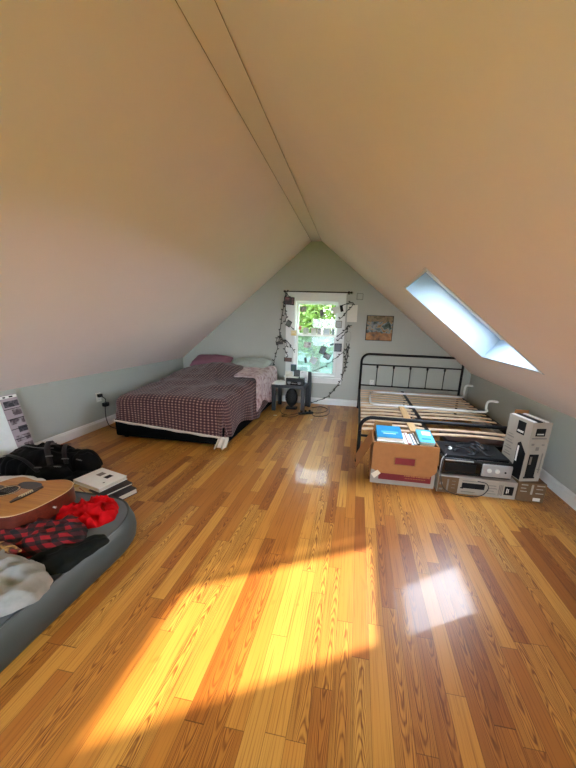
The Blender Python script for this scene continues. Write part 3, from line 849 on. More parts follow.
for k in range(1, 6):
    x = FX0 + (FX1 - FX0) * k / 6
    bm = B(); tube(bm, [(x, FY1, .415), (x, FY1, .77)], .007, 8)
    lathe(bm, (x, FY1, .735), [(.006, -.02), (.013, -.012), (.016, 0), (.017, .012), (.013, .024), (.006, .03)], 12)
    lathe(bm, (x, FY1, .43), [(.006, -.012), (.013, 0), (.006, .012)], 12); finish('spindle', bm, M['black_metal'], hb, True)
bm = B(); tube(bm, arch(FX0, FX1, FY0, .50, .12), .019, 12); fb = finish('footboard', bm, M['black_metal'], mb, True)
bm = B(); tube(bm, [(FX0, FY0, .30), (FX1, FY0, .30)], .013, 10); finish('rail', bm, M['black_metal'], fb, True)
for (x, y) in ((FX0, FY0), (FX1, FY0), (FX0, FY1), (FX1, FY1)):
    bm = B(); lathe(bm, (x, y, 0), [(.024, 0), (.026, .012), (.022, .03), (.020, .034)], 12); finish('foot', bm, M['black_matte'], mb, True)
    bm = B(); box(bm, x - .012, x + .012, y - .028, y + .028, .27, .36, .003); finish('bracket', bm, M['black_metal'], mb)
for x in (FX0, FX1):
    bm = B(); box(bm, x - .012, x + .012, FY0, FY1, .285, .345, .003); finish('side_rail', bm, M['black_metal'], mb)
CX = .80
bm = B(); box(bm, CX - .021, CX + .021, FY0, FY1, .29, .350, .003); finish('centre_rail', bm, M['black_metal'], mb)
for y in (3.3, 4.0, 4.7):
    bm = B(); tube(bm, [(CX, y, 0), (CX, y, .29)], .012, 8); finish('centre_leg', bm, M['black_metal'], mb, True)
NS = 14
def slat(xa, xb, y, dy=0, w=.052):
    bm = B(); n = 8; z0 = .335; th = .011
    A = []
    for s in (0, 1):
        for k in range(n + 1):
            f = k / n; x = xa + (xb - xa) * f; z = z0 + .012 * math.sin(PI * f); yy = y + dy * f
            A.append([bm.verts.new((x, yy - w / 2, z + s * th)), bm.verts.new((x, yy + w / 2, z + s * th))])
    lo, hi = A[:n + 1], A[n + 1:]
    for k in range(n):
        bm.faces.new((hi[k][0], hi[k + 1][0], hi[k + 1][1], hi[k][1])); bm.faces.new((lo[k][0], lo[k][1], lo[k + 1][1], lo[k + 1][0]))
        bm.faces.new((lo[k][0], lo[k + 1][0], hi[k + 1][0], hi[k][0])); bm.faces.new((lo[k][1], hi[k][1], hi[k + 1][1], lo[k + 1][1]))
    bm.faces.new((lo[0][0], hi[0][0], hi[0][1], lo[0][1])); bm.faces.new((lo[n][0], lo[n][1], hi[n][1], hi[n][0]))
    finish('slat', bm, M['slat'], mb)
for k in range(NS):
    y = FY0 + .10 + (FY1 - FY0 - .2) * k / (NS - 1)
    slat(FX0 + .015, CX - .022, y, .006 * math.sin(k * 2))
    if k not in (2, 3): slat(CX + .022, FX1 - .015, y, .008 * math.cos(k * 3))
bm = B(); box(bm, .60, .675, 2.95, 3.98, .36, .374, .002, rot_about((.64, 3.5, .36), -.0))
tag(finish('loose_slat', bm, M['pine']), 'loose pine slat lying lengthwise across the other slats of the metal bed', 'slat')
# white tubular rail lying on the slats with two upturned hooks
t = thing('white_bed_rail', (1.0, 4.4, .36), 'white tubular bed rail with two upturned hooks lying on the slats', 'bed rail')
zr_ = .372
P = [(1.80, 3.90, .525), (1.735, 3.915, .528), (1.70, 3.94, .50), (1.70, 3.95, .42), (1.70, 3.93, zr_ + .01), (1.55, 3.92, zr_), (.9, 3.93, zr_), (.36, 3.93, zr_), (.27, 3.98, zr_), (.235, 4.08, zr_), (.245, 4.55, zr_), (.28, 4.68, zr_), (.36, 4.73, zr_), (.9, 4.73, zr_), (1.6, 4.76, zr_), (1.705, 4.80, zr_ + .01), (1.725, 4.86, .44), (1.725, 4.84, .52), (1.75, 4.84, .545), (1.82, 4.83, .545)]
bm = B(); tube(bm, smooth_path(P, 5), .0155, 10); finish('tube', bm, M['white_tube'], t, True)
for e_ in (P[0], P[-1]):
    bm = B(); lathe(bm, e_, [(.004, -.012), (.013, -.008), (.013, .008), (.004, .012)], 10); finish('end_cap', bm, M['white_tube'], t, True)

# dark trunk under the bed (brown mass seen between the slats)
bm = B(); box(bm, 1.00, 1.62, 3.02, 3.32, .0, .27, .006)
tr = thing('storage_box', (1.3, 3.17, 0), 'dark brown storage box under the near right of the metal bed', 'box')
finish('body', bm, M['card_dark'], tr)
bm = B(); box(bm, .99, 1.63, 3.01, 3.33, .235, .283, .005); finish('lid', bm, M['dark_wood'], tr)

# ------------------------------------------------------------------ cardboard box of books
cx0, cx1, cy0, cy1, ch = .205, .765, 2.50, 2.83, .40
cb = thing('cardboard_box', ((cx0 + cx1) / 2, (cy0 + cy1) / 2, 0), 'open tan cardboard box full of books at the foot of the metal bed', 'box')
w = .008
bm = B()
box(bm, cx0, cx1, cy0, cy0 + w, 0, ch); box(bm, cx0, cx1, cy1 - w, cy1, 0, ch + .0)
box(bm, cx0, cx0 + w, cy0 + w, cy1 - w, 0, ch); box(bm, cx1 - w, cx1, cy0 + w, cy1 - w, 0, ch); box(bm, cx0 + w, cx1 - w, cy0 + w, cy1 - w, 0, w)
finish('carton', bm, M['card'], cb)
# front flap folded down over the printed lower band
bm = B(); prism(bm, [(cx0 + .002, cy0 - .010, ch), (cx1 + .004, cy0 - .010, ch), (cx1 + .004, cy0 - .024, .17), (cx1 - .05, cy0 - .026, .118), (cx0 + .06, cy0 - .026, .118), (cx0 + .0, cy0 - .024, .16)], (0, .006, 0))
fl = finish('front_flap', bm, M['card'], cb)
bm = B(); prism(bm, [(.405, cy0 - .0205, .215), (.575, cy0 - .0205, .215), (.575, cy0 - .0165, .275), (.405, cy0 - .0165, .275)], (0, -.003, 0)); finish('handle_patch', bm, M['ink_red'], fl)
bm = B()
for a in ((.398, .582, .207, .213), (.398, .582, .277, .283), (.396, .402, .207, .283), (.578, .584, .207, .283)):
    box(bm, a[0], a[1], cy0 - .0225, cy0 - .0135, a[2], a[3])
finish('patch_outline', bm, M['card_in'], fl)
bm = B(); box(bm, cx0 - .002, cx1 + .002, cy0 - .004, cy0 - .001, .0, .135); bd = finish('printed_band', bm, M['card_grey'], cb, label='pale lower band of the box front')
bm = B(); box(bm, cx0 + .07, cx1 - .03, cy0 - .006, cy0 - .003, .045, .12); finish('red_stripe', bm, M['ink_red'], bd)
bm = B()
for k in range(15): box(bm, .50 + .015 * k, .509 + .015 * k + .002 * (k % 3), cy0 - .0075, cy0 - .0055, .094, .094 + .012)
for k in range(13): box(bm, .51 + .014 * k, .518 + .014 * k, cy0 - .0075, cy0 - .0055, .072, .080)
finish('lettering', bm, M['card'], bd)
bm = B(); prism(bm, [(cx0 + .0, cy0 - .03, .10), (cx0 + .055, cy0 - .03, .145), (cx0 + .085, cy0 - .03, .115), (cx0 + .03, cy0 - .03, .06)], (0, .004, 0)); finish('tape_piece', bm, M['card_edge'], fl)
# left flap folded out and down
bm = B(); prism(bm, [(cx0 - .002, cy0 + .005, ch), (cx0 - .002, cy1 - .005, ch), (cx0 - .135, cy1 - .01, .13), (cx0 - .135, cy0 + .01, .13)], (-.006, 0, -.003)); finish('side_flap', bm, M['card'], cb)
bm = B(); prism(bm, [(cx0 + .01, cy1 - .004, ch - .01), (cx0 + .19, cy1 - .004, ch - .01), (cx0 + .19, cy1 + .014, ch + .075), (cx0 + .02, cy1 + .014, ch + .085)], (0, .006, 0)); finish('back_flap', bm, M['card_in'], cb)
bm = B(); prism(bm, [(cx1 - .002, cy0 + .005, ch), (cx1 - .002, cy1 - .005, ch), (cx1 + .018, cy1 - .01, .22), (cx1 + .018, cy0 + .01, .22)], (.005, 0, 0)); finish('side_flap', bm, M['card'], cb)
def book(name, x0, x1, y0, y1, z0, z1, cm, label, mt=None, group=None, spine='x0', deco=None, cat='book'):
    t = thing(name, ((x0 + x1) / 2, (y0 + y1) / 2, z0), label, cat, group)
    c = min(.004, (z1 - z0) * .2, )
    def T(bm):
        if mt is not None: bmesh.ops.transform(bm, matrix=mt, verts=bm.verts)
        return bm
    bm = B(); i = .004
    box(bm, x0 + (0.001 if spine == 'x0' else i), x1 - i, y0 + i, y1 - i, z0 + c, z1 - c); finish('pages', T(bm), M['page'], t)
    bm = B(); box(bm, x0, x1, y0, y1, z0, z0 + c); box(bm, x0, x1, y0, y1, z1 - c, z1); box(bm, x0 - .002, x0 + .001, y0, y1, z0, z1)
    cv = finish('cover', T(bm), cm, t)
    if deco:
        for (a, b_, c_, d, m_) in deco:
            bm = B(); box(bm, x0 + (x1 - x0) * a, x0 + (x1 - x0) * b_, y0 + (y1 - y0) * c_, y0 + (y1 - y0) * d, z1 - .0002, z1 + .0012); finish('cover_print', T(bm), m_, cv)
    return t
# books lie in the box; the top ones show above its rim
gB = 'books in the cardboard box'
BF = (cy0 + .012, cy1 - .012)
for k in range(5):
    book('book', cx0 + .03, cx0 + .27, BF[0] + .02, BF[1] - .01, .012 + .066 * k, .012 + .066 * k + .062, M[('cover_navy', 'cover_white', 'cover_slate', 'cover_red', 'cover_white')[k]],
         'book buried in the left stack inside the cardboard box, %s' % ('at the bottom', 'second from the bottom', 'in the middle', 'fourth from the bottom', 'just under the blue workbook')[k], group=gB)
book('book', cx0 + .035, cx0 + .262, BF[0] + .035, BF[1] - .005, .345, .400, M['cover_white'], 'white-covered book under the bright blue workbook in the cardboard box', group=gB)
book('book', cx0 + .035, cx0 + .262, BF[0] + .055, BF[1] + .0, .402, .440, M['cover_blue'], 'bright blue workbook on top of the left stack in the cardboard box', group=gB,
     mt=rot_about((cx0 + .14, 2.66, .402), .10, 'X'), deco=[(.18, .86, .38, .52, M['cover_cyan']), (.25, .75, .30, .34, M['cover_white'])])
for k, (xa, tw, cm, lb) in enumerate(((.478, .030, 'cover_white', 'white book standing upright in the middle of the cardboard box'), (.510, .026, 'cover_red', 'red and white book standing upright beside the blue workbook'),
                                     (.538, .022, 'cover_cyan', 'thin light blue book standing upright in the cardboard box'), (.562, .024, 'cover_navy', 'navy book standing upright in the cardboard box'), (.588, .018, 'cover_black', 'black book standing upright in the cardboard box'))):
    t = thing('book', (xa, 2.66, .012), lb, 'book', gB)
    hh = .405 + (-.005, .0, -.01, -.006, .004)[k]
    bm = B(); box(bm, xa + .002, xa + tw - .002, BF[0] + .02, BF[1] - .01, .014, hh - .003); finish('pages', bm, M['page'], t)
    bm = B(); box(bm, xa, xa + .002, BF[0] + .016, BF[1] - .008, .012, hh); box(bm, xa + tw - .002, xa + tw, BF[0] + .016, BF[1] - .008, .012, hh); box(bm, xa, xa + tw, BF[0] + .013, BF[0] + .017, .012, hh); finish('cover', bm, M[cm], t)
mtR = rot_about((.68, 2.66, .40), -.16, 'Z') @ rot_about((.68, 2.66, .36), .10, 'X')
for k, (z0, z1, cm, lb) in enumerate(((.345, .372, 'cover_white', 'white book, lowest of the tilted stack at the right of the box'), (.374, .392, 'cover_slate', 'slate book, second lowest of the tilted stack in the box'),
                                     (.394, .412, 'cover_cream', 'cream book just below the light blue book in the box'), (.414, .436, 'cover_cyan', 'light blue book on top of the tilted right-hand stack in the box'))):
    book('book', .612, .742, BF[0] + .04, BF[1] - .02, z0, z1, M[cm], lb, mt=rot_about((.68, 2.66, .36), .12, 'X') @ rot_about((.68, 2.66, .40), -.10 + .03 * k, 'Z'), group=gB, deco=[(.3, .9, .55, .85, M['cover_white']), (.2, .8, .2, .3, M['cover_blue'])] if k == 3 else None)
for k in range(4):
    book('book', .62, .745, BF[0] + .02, BF[1] - .02, .012 + .08 * k, .012 + .08 * k + .076, M[('cover_navy', 'cover_cream', 'cover_black', 'cover_cream')[k]], 'book buried in the right stack inside the cardboard box, %s' % ('at the bottom', 'second from the bottom', 'third from the bottom', 'just under the tilted stack')[k], group=gB)

# ------------------------------------------------------------------ printed boxes and the black machine
lb = thing('printed_box', (1.1, 2.62, 0), 'long flat grey-white printed carton on the floor under the black machine', 'box')
bm = B(); box(bm, .785, 1.425, 2.46, 2.86, 0, .157, .003); finish('carton', bm, M['card_grey'], lb)
yf = 2.4585
def marks(parent, name, rects, m_, y=yf, d=.0015):
    bm = B()
    for a in rects: box(bm, a[0], a[1], y - d, y + d, a[2], a[3])
    return finish(name, bm, m_, parent)
def marks_s(p_, n_, r_, m_, **k): return marks(p_, n_, [(q_[0], q_[1], q_[2] * .83, q_[3] * .83) for q_ in r_], m_, **k)
marks_s(lb, 'brown_panel', [(.79, .955, .004, .184)], M['card_dark'])
marks_s(lb, 'product_picture', [(.985, 1.17, .075, .135), (.975, 1.0, .068, .08)], M['ink'], d=.002)
marks_s(lb, 'fine_print', [(.86 + .0, .875, .02, .16), (.90, .93, .14, .146), (.90, .93, .10, .106), (.90, .93, .06, .066), (.985, 1.16, .155, .161), (.985, 1.10, .03, .036), (1.20, 1.26, .13, .135), (1.20, 1.27, .10, .104), (1.20, 1.25, .07, .074), (1.20, 1.265, .04, .044)], M['ink_grey'], d=.0025)
marks_s(lb, 'side_lettering', [(1.285 + .012 * i, 1.291 + .012 * i, .03 + .01 * (i % 2), .15) for i in range(3)], M['ink_grey'], d=.002)
marks_s(lb, 'badge', [(1.33, 1.40, .045, .14)], M['ink'], d=.002)
marks_s(lb, 'badge_lettering', [(1.345, 1.352, .065, .12), (1.358, 1.364, .07, .115)], M['ink_white'], d=.003)
marks_s(lb, 'lens_dots', [(.80, .826, .09, .12), (.80, .83, .03, .05)], M['ink_grey'], d=.002)

kb = thing('kraft_box', (1.54, 2.62, 0), 'small brown kraft carton on the floor under the tall printed carton', 'box')
bm = B(); box(bm, 1.432, 1.645, 2.455, 2.86, 0, .173, .003); finish('carton', bm, M['card_dark'], kb)
marks(kb, 'shipping_label', [(1.56, 1.615, .012, .04)], M['ink_white'], y=2.4535, d=.002)
marks(kb, 'fine_print', [(1.45, 1.50, .15, .158), (1.45, 1.49, .12, .126), (1.45, 1.50, .09, .097), (1.53, 1.545, .07, .16), (1.57, 1.63, .15, .158), (1.57, 1.62, .12, .126), (1.57, 1.63, .08, .087)], M['card_grey'], y=2.4535, d=.002)

tb = thing('tall_printed_box', (1.437, 2.465, .174), 'tall grey-white printed carton standing upright at the right wall end', 'box')
X0, X1, Y0, Y1, Z0, Z1 = 1.437, 1.602, 2.465, 2.73, .174, .695
SXY = (X1 - X0) / .185
tb.rotation_euler.z = math.radians(13)
bm = B(); box(bm, X0, X1, Y0, Y1, Z0, Z1, .003); finish('carton', bm, M['card_grey'], tb)
yt = Y0 - .0015
OX = 1.415
def marks_t(p_, n_, r_, m_, **k): return marks(p_, n_, [(X0 + (q_[0] - OX) * SXY, X0 + (q_[1] - OX) * SXY, q_[2] - .018, q_[3] - .018) for q_ in r_], m_, **k)
marks_t(tb, 'badge', [(1.455, 1.545, .60, .665)], M['ink'], y=yt)
marks_t(tb, 'badge_lettering', [(1.468 + .011 * i, 1.476 + .011 * i, .612, .622) for i in range(6)], M['ink_white'], y=yt, d=.0025)
marks_t(tb, 'title_lettering', [(1.43 + .013 * i, 1.44 + .013 * i, .575, .585) for i in range(11)], M['ink_grey'], y=yt)
marks_t(tb, 'icons', [(1.44, 1.465, .52, .535), (1.54, 1.565, .52, .53), (1.49, 1.52, .475, .505), (1.565, 1.575, .27, .45), (1.55, 1.58, .30, .31)], M['ink_grey'], y=yt)
marks_t(tb, 'product_picture', [(1.445, 1.535, .225, .44), (1.435, 1.545, .222, .236)], M['ink'], y=yt)
marks_t(tb, 'product_highlight', [(1.455, 1.475, .35, .42)], M['ink_grey'], y=yt, d=.0025)
def marks_x(parent, name, polys, m_, x=X0, d=.002):
    bm = B()
    for P in polys: prism(bm, [(x - d, Y0 + (p[0] - 2.46) * .69, p[1] - .018) for p in P], (d, 0, 0))
    return finish(name, bm, m_, parent)
def rx(a, b_, c_, d): return [(a, c_), (b_, c_), (b_, d), (a, d)]
marks_x(tb, 'side_badge', [rx(2.56, 2.68, .58, .69)], M['ink'])
marks_x(tb, 'side_badge_lettering', [rx(2.575 + .016 * i, 2.586 + .016 * i, .595, .612) for i in range(6)], M['ink_white'], d=.003)
marks_x(tb, 'side_lettering', [rx(2.70, 2.82, .52 - .055 * i, .53 - .055 * i) for i in range(4)] + [rx(2.72, 2.80, .545 - .055 * i, .55 - .055 * i) for i in range(4)], M['ink_grey'])
marks_x(tb, 'side_product_picture', [[(2.48, .20), (2.62, .20), (2.62, .50), (2.58, .52), (2.48, .44)]], M['ink'])
marks_x(tb, 'side_highlight', [rx(2.585, 2.61, .34, .48)], M['ink_white'], d=.003)
for i in range(3):
    bm = B(); box(bm, X0 + .01 + .052 * i, X0 + .032 + .052 * i, Y0 + .01, Y1 - .01, Z1, Z1 + .006); finish('top_stripe', bm, M['ink'] if i % 2 else M['ink_white'], tb)
bm = B(); box(bm, X0 + .045, X0 + .062, Y0 + .01, Y1 - .01, Z1, Z1 + .005); finish('top_stripe', bm, M['ink'], tb)
bm = B(); box(bm, 1.45, 1.565, 2.795, 2.80, .174, .715)
tag(finish('cardboard_sheet', bm, M['card']), 'tan cardboard sheet standing up behind the tall printed carton', 'cardboard')

before_ = {o_.name for o_ in COL.objects}
mc = thing('printer', (1.08, 2.66, .19), 'glossy black printer with a silver control panel on top of the flat carton', 'printer')
bm = B(); box(bm, .80, 1.385, 2.50, 2.85, .189, .345, .02); bd_ = finish('body', bm, M['black_gloss'], mc, True)
bm = B(); box(bm, .83, 1.36, 2.53, 2.83, .345, .362, .006); finish('top_lid', bm, M['black_matte'], mc)
bm = B(); box(bm, .835, 1.09, 2.494, 2.502, .225, .30, .004); finish('paper_tray', bm, M['black_matte'], mc)
bm = B(); box(bm, .83, 1.06, 2.490, 2.50, .325, .332, .001); finish('tray_edge', bm, M['silver'], mc)
bm = B(); box(bm, 1.135, 1.375, 2.482, 2.503, .207, .322, .012); cp = finish('control_panel', bm, M['silver'], mc, label='silver control panel with two round knobs')
for x in (1.19, 1.255):
    bm = B(); lathe(bm, (x, 2.482, .268), [(.004, -.012), (.017, -.011), (.019, -.006), (.019, .002)], 18, 'Y'); finish('knob', bm, M['plate'], cp, True)
bm = B(); lathe(bm, (1.32, 2.482, .262), [(.003, -.004), (.008, -.003), (.008, .002)], 12, 'Y'); finish('button', bm, M['ink'], cp, True)
# cables heaped over the printer and trailing down its front
t = thing('cables', (1.0, 2.6, .36), 'black cables heaped on top of the black printer', 'cables')
for P in ([(.92, 2.60, .372), (1.0, 2.66, .40), (1.08, 2.62, .43), (1.15, 2.70, .40), (1.05, 2.76, .38), (.95, 2.70, .375)],
          [(1.00, 2.78, .372), (1.08, 2.70, .42), (1.14, 2.60, .40), (1.20, 2.56, .372), (1.26, 2.60, .372)],
          [(1.05, 2.78, .372), (1.12, 2.70, .44), (1.18, 2.64, .41), (1.24, 2.68, .374), (1.28, 2.78, .372)],
          [(.88, 2.72, .372), (.93, 2.66, .39), (1.02, 2.60, .40), (1.08, 2.56, .375), (1.02, 2.55, .372)],
          [(1.10, 2.60, .372), (1.16, 2.66, .40), (1.12, 2.76, .40), (1.04, 2.80, .378)]):
    bm = B(); tube(bm, smooth_path(P), .008, 7); finish('cable', bm, M['cable'], t, True)
for a, b_ in (((1.06, 2.60, .42), (1.12, 2.56, .40)), ((1.12, 2.66, .425), (1.17, 2.60, .405))):
    bm = B(); tube(bm, [a, Vector(a).lerp(Vector(b_), .5), b_], [.014, .016, .011], 8); finish('plug', bm, M['black_matte'], t, True)
t = thing('white_adapter', (.9, 2.62, .363), 'small white plug adapter among the cables on the printer', 'adapter')
bm = B(); lathe(bm, (.905, 2.66, .364), [(.014, 0), (.018, .005), (.017, .015), (.009, .024), (.003, .026)], 14); finish('housing', bm, M['cover_white'], t, True)
bm = B(); tube(bm, smooth_path([(.895, 2.65, .38), (.85, 2.58, .40), (.82, 2.50, .385), (.795, 2.44, .33), (.79, 2.435, .22), (.82, 2.43, .10), (.90, 2.425, .05), (1.04, 2.42, .037), (1.14, 2.42, .06), (1.19, 2.435, .12), (1.17, 2.44, .165), (1.10, 2.445, .178)]), .0035, 6)
tag(finish('thin_cable', bm, M['cable'], None, True), 'thin black cable looping down the front of the flat carton', 'cable')
bm = B(); tube(bm, smooth_path([(.84, 2.52, .37), (.80, 2.485, .345), (.783, 2.45, .30), (.782, 2.447, .245), (.79, 2.447, .21), (.83, 2.447, .198), (.95, 2.45, .195)]), .0045, 6)
tag(finish('grey_cable', bm, M['silver'], None, True), 'grey cable curving round the left front corner of the printer', 'cable')

# the printer and its cables rest on the flat carton
for n_ in [o_.name for o_ in COL.objects if o_.name not in before_]:
    for o_ in COL.objects:
        if o_.parent is None and o_.name == n_: o_.location.z -= .031
# ------------------------------------------------------------------ air mattress
ab = thing('air_mattress', (-2.0, .6, 0), 'slate grey flocked air mattress on the floor in the left foreground', 'air mattress')
AX0, AX1, AY0, AY1 = -2.75, -1.29, -.6, 1.60
def rr_out(ins, n=26, Rc=.33):
    x0, x1, y0, y1 = AX0 + ins, AX1 - ins, AY0 + ins, AY1 - ins; R = max(.03, Rc - ins * .9); P = []
    for (cx, cy, a0) in ((x1 - R, y0 + R, -PI / 2), (x1 - R, y1 - R, 0), (x0 + R, y1 - R, PI / 2), (x0 + R, y0 + R, PI)):
        for k in range(n + 1):
            a = a0 + PI / 2 * k / n; P.append((cx + R * math.cos(a), cy + R * math.sin(a)))
    return P
def ring_mesh(prof, cap=True, zf=None):
    bm = B(); rs = []
    for ins, z in prof:
        pts = resample([(p[0], p[1], 0) for p in rr_out(ins)], 260)
        # start every ring at the same angle
        rs.append([bm.verts.new((q.x, q.y, z + (zf(q.x, q.y) if zf else 0))) for q in pts])
    for a, b_ in zip(rs, rs[1:]):
        n = len(a)
        for k in range(n): bm.faces.new((a[k], a[(k + 1) % n], b_[(k + 1) % n], b_[k]))
    return bm, rs
bm, rs = ring_mesh([(.06, .003), (.025, .012), (.006, .04), (0, .08), (.003, .12), (.016, .16), (.034, .185), (.04, .190)])
bm.faces.new(list(reversed(rs[0]))); finish('side_wall', bm, M['airbed_side'], ab, True)
bm, rs = ring_mesh([(.030, .1885), (.026, .194), (.030, .199), (.038, .197), (.04, .190)]); finish('seam', bm, M['airbed_side'], ab, True)
# flocked top with coil dimples
bm = B(); NX, NY = 150, 220; g = {}
def inside(x, y, ins=.036, R=.30):
    x0, x1, y0, y1 = AX0 + ins, AX1 - ins, AY0 + ins, AY1 - ins
    dx_ = max(x0 + R - x, x - (x1 - R), 0); dy_ = max(y0 + R - y, y - (y1 - R), 0)
    return R - math.hypot(dx_, dy_) if dx_ or dy_ else R + 0
prof = [(.036 + .012 * k if k < 10 else .036 + .12 + (k - 10) * .03) for k in range(32)]
rs = []
for ins in prof:
    pts = resample([(p[0], p[1], 0) for p in rr_out(ins)], 260); ring = []
    for q in pts:
        e = min(1, (ins - .036) / .10)
        gx = abs(math.sin((q.x - AX1) * PI / .30)); gy = abs(math.sin((q.y - AY1) * PI / .42))
        dim = -.022 * max(0, 1 - gx * 2.4) ** 1 * e
        dot = -.022 * max(0, 1 - gx * 2.2) * max(0, 1 - gy * 2.2) * e
        ring.append(bm.verts.new((q.x, q.y, .192 + .030 * math.sin(e * PI / 2) + dim * .6 + dot)))
    rs.append(ring)
for a, b_ in zip(rs, rs[1:]):
    for k in range(len(a)): bm.faces.new((a[k], a[(k + 1) % len(a)], b_[(k + 1) % len(b_)], b_[k]))
bm.faces.new(rs[-1]); finish('flocked_top', bm, M['airbed'], ab, True)
AT = .214

# clothes on it
def mound_at(o, *a, **k): return mound([(p[0] - .01, p[1] + .02) for p in o], *a, **k)
bm = mound_at([(-1.72, 1.27), (-1.66, 1.40), (-1.57, 1.47), (-1.45, 1.43), (-1.37, 1.32), (-1.41, 1.22), (-1.52, 1.17), (-1.64, 1.19)], AT + .005, .055, .022, 20, 2, ridge=.9)
tag(finish('red_shirt', bm, M['red'], None, True), 'bright red crumpled shirt at the far corner of the air mattress', 'shirt')
bm = mound_at([(-1.86, 1.02), (-1.80, 1.14), (-1.68, 1.20), (-1.56, 1.25), (-1.44, 1.20), (-1.38, 1.11), (-1.42, 1.03), (-1.50, .98), (-1.62, .95), (-1.76, .94)], AT + .005, .075, .022, 15, 6, ridge=.5)
tag(finish('flannel_shirt', bm, M['flannel'], None, True), 'red and black checked flannel shirt crumpled below the guitar', 'shirt')
bm = mound_at([(-1.50, .99), (-1.38, 1.12), (-1.30, 1.18), (-1.25, 1.13), (-1.27, 1.02), (-1.285, .93), (-1.36, .90), (-1.46, .90), (-1.52, .93)], AT + .003, .042, .012, 14, 9, ridge=.3)
tag(finish('dark_trousers', bm, M['olive_cloth'], None, True), 'folded dark olive garment between the flannel shirt and the mattress edge', 'trousers')
bm = mound_at([(-2.15, 1.10), (-1.98, 1.14), (-1.84, 1.06), (-1.76, .96), (-1.84, .86), (-2.02, .84), (-2.2, .95)], AT + .005, .075, .02, 12, 11)
tag(finish('black_shirt', bm, M['black_cloth'], None, True), 'black garment under the near side of the guitar', 'shirt')
bm = mound_at([(-1.88, .90), (-1.72, .97), (-1.58, .955), (-1.42, .93), (-1.30, .88), (-1.262, .82), (-1.28, .75), (-1.36, .67), (-1.50, .60), (-1.70, .52), (-1.9, .56)], AT + .005, .075, .020, 13, 15, ridge=.6, rings=30, n=120, power=6)
tag(finish('grey_fleece_blanket', bm, M['grey_fleece'], None, True), 'folded pale grey fleece at the near left of the air mattress', 'blanket')
bm = mound_at([(-1.90, .88), (-1.78, .975), (-1.64, .975), (-1.545, .95), (-1.60, .90), (-1.70, .85), (-1.80, .83)], AT + .062, .022, .012, 20, 19)
tag(finish('patterned_scarf', bm, print_mat('warm_patterned_cotton', [(60, 20, 20), (176, 30, 40), (70, 40, 30), (232, 178, 96)], 12, .8, 5.), None, True), 'red and yellow patterned scarf on top of the grey fleece', 'scarf')
bm = mound_at([(-1.66, .63), (-1.55, .70), (-1.48, .67), (-1.50, .60), (-1.60, .55), (-1.70, .55)], AT + .05, .05, .008, 14, 29)
tag(finish('grey_sock', bm, M['grey_cloth'], None, True), 'rolled taupe-grey sock on the near edge of the grey fleece', 'sock')
bm = mound_at([(-2.60, 1.40), (-2.40, 1.56), (-2.15, 1.57), (-2.02, 1.50), (-2.1, 1.42), (-2.35, 1.30), (-2.58, 1.28)], AT + .005, .07, .014, 12, 21)
tag(finish('white_towel', bm, M['white_cloth'], None, True), 'white towel on the air mattress behind the guitar', 'towel')

# ------------------------------------------------------------------ guitar
gt = thing('acoustic_guitar', (-1.85, 1.28, .27), 'acoustic guitar with amber top lying on the clothes on the air mattress', 'guitar')
GA = math.radians(180 - 4)        # neck direction
GC = Vector((-1.685, 1.25, .262))     # butt of the body
def gl(u, v, z): # along body from the butt, across, up
    d = Vector((math.cos(GA), math.sin(GA), 0)); s = Vector((-d.y, d.x, 0))
    return GC + d * u + s * v + Vector((0, 0, z))
half = [(0, 0), (.004, .07), (.02, .125), (.055, .170), (.105, .192), (.155, .194), (.205, .178), (.25, .155), (.29, .140), (.325, .137), (.365, .143), (.41, .150), (.45, .145), (.48, .122), (.497, .08), (.505, .03)]
out_ = [Vector((a, b_, 0)) for a, b_ in half] + [Vector((a, -b_, 0)) for a, b_ in reversed(half[1:])]
oo = resample(smooth_path(out_ + [out_[0]], 5)[:-1], 140)
H_ = .098
bm = B(); prism(bm, [gl(p.x, p.y, 0) for p in oo], (0, 0, H_)); finish('body_sides', bm, M['mahog'], gt, True)
c0 = Vector((.24, 0, 0)); top_in = [c0 + (p - c0) * .985 for p in oo]
bm = B(); prism(bm, [gl(p.x, p.y, H_) for p in oo], (0, 0, .0025)); finish('binding', bm, M['binding'], gt)
bm = B(); prism(bm, [gl(p.x, p.y, H_ + .001) for p in top_in], (0, 0, .003)); finish('soundboard', bm, M['spruce'], gt)
bm = B(); prism(bm, [gl(.345 + .051 * math.cos(a * PI / 24), .051 * math.sin(a * PI / 24), H_ + .004) for a in range(48)], (0, 0, .0012)); finish('sound_hole', bm, M['ink'], gt)
for rr in (.055, .062):
    bm = B(); tube(bm, [gl(.345 + rr * math.cos(a * PI / 24), rr * math.sin(a * PI / 24), H_ + .0045) for a in range(49)], .0018 if rr < .06 else .0026, 5); finish('rosette', bm, M['binding'] if rr < .06 else M['dark_wood'], gt, True)
pk = [(.30, -.045), (.325, -.060), (.36, -.068), (.36, -.10), (.30, -.118), (.24, -.115), (.205, -.09), (.21, -.06), (.25, -.045)]
bm = B(); prism(bm, [gl(a, b_, H_ + .004) for a, b_ in [(p.x, p.y) for p in resample(smooth_path([(a, b_, 0) for a, b_ in pk] + [(pk[0][0], pk[0][1], 0)], 5)[:-1], 60)]], (0, 0, .0015)); finish('pickguard', bm, M['pick'], gt)
bm = B(); br = [(.180, -.085), (.190, -.085), (.205, -.03), (.205, .03), (.190, .085), (.180, .085), (.172, .03), (.172, -.03)]
prism(bm, [gl(a, b_, H_ + .004) for a, b_ in br], (0, 0, .009)); bg = finish('bridge', bm, M['dark_wood'], gt)
bm = B(); prism(bm, [gl(a, b_, H_ + .013) for a, b_ in ((.194, -.036), (.198, -.036), (.198, .036), (.194, .036))], (0, 0, .004)); finish('saddle', bm, M['binding'], bg)
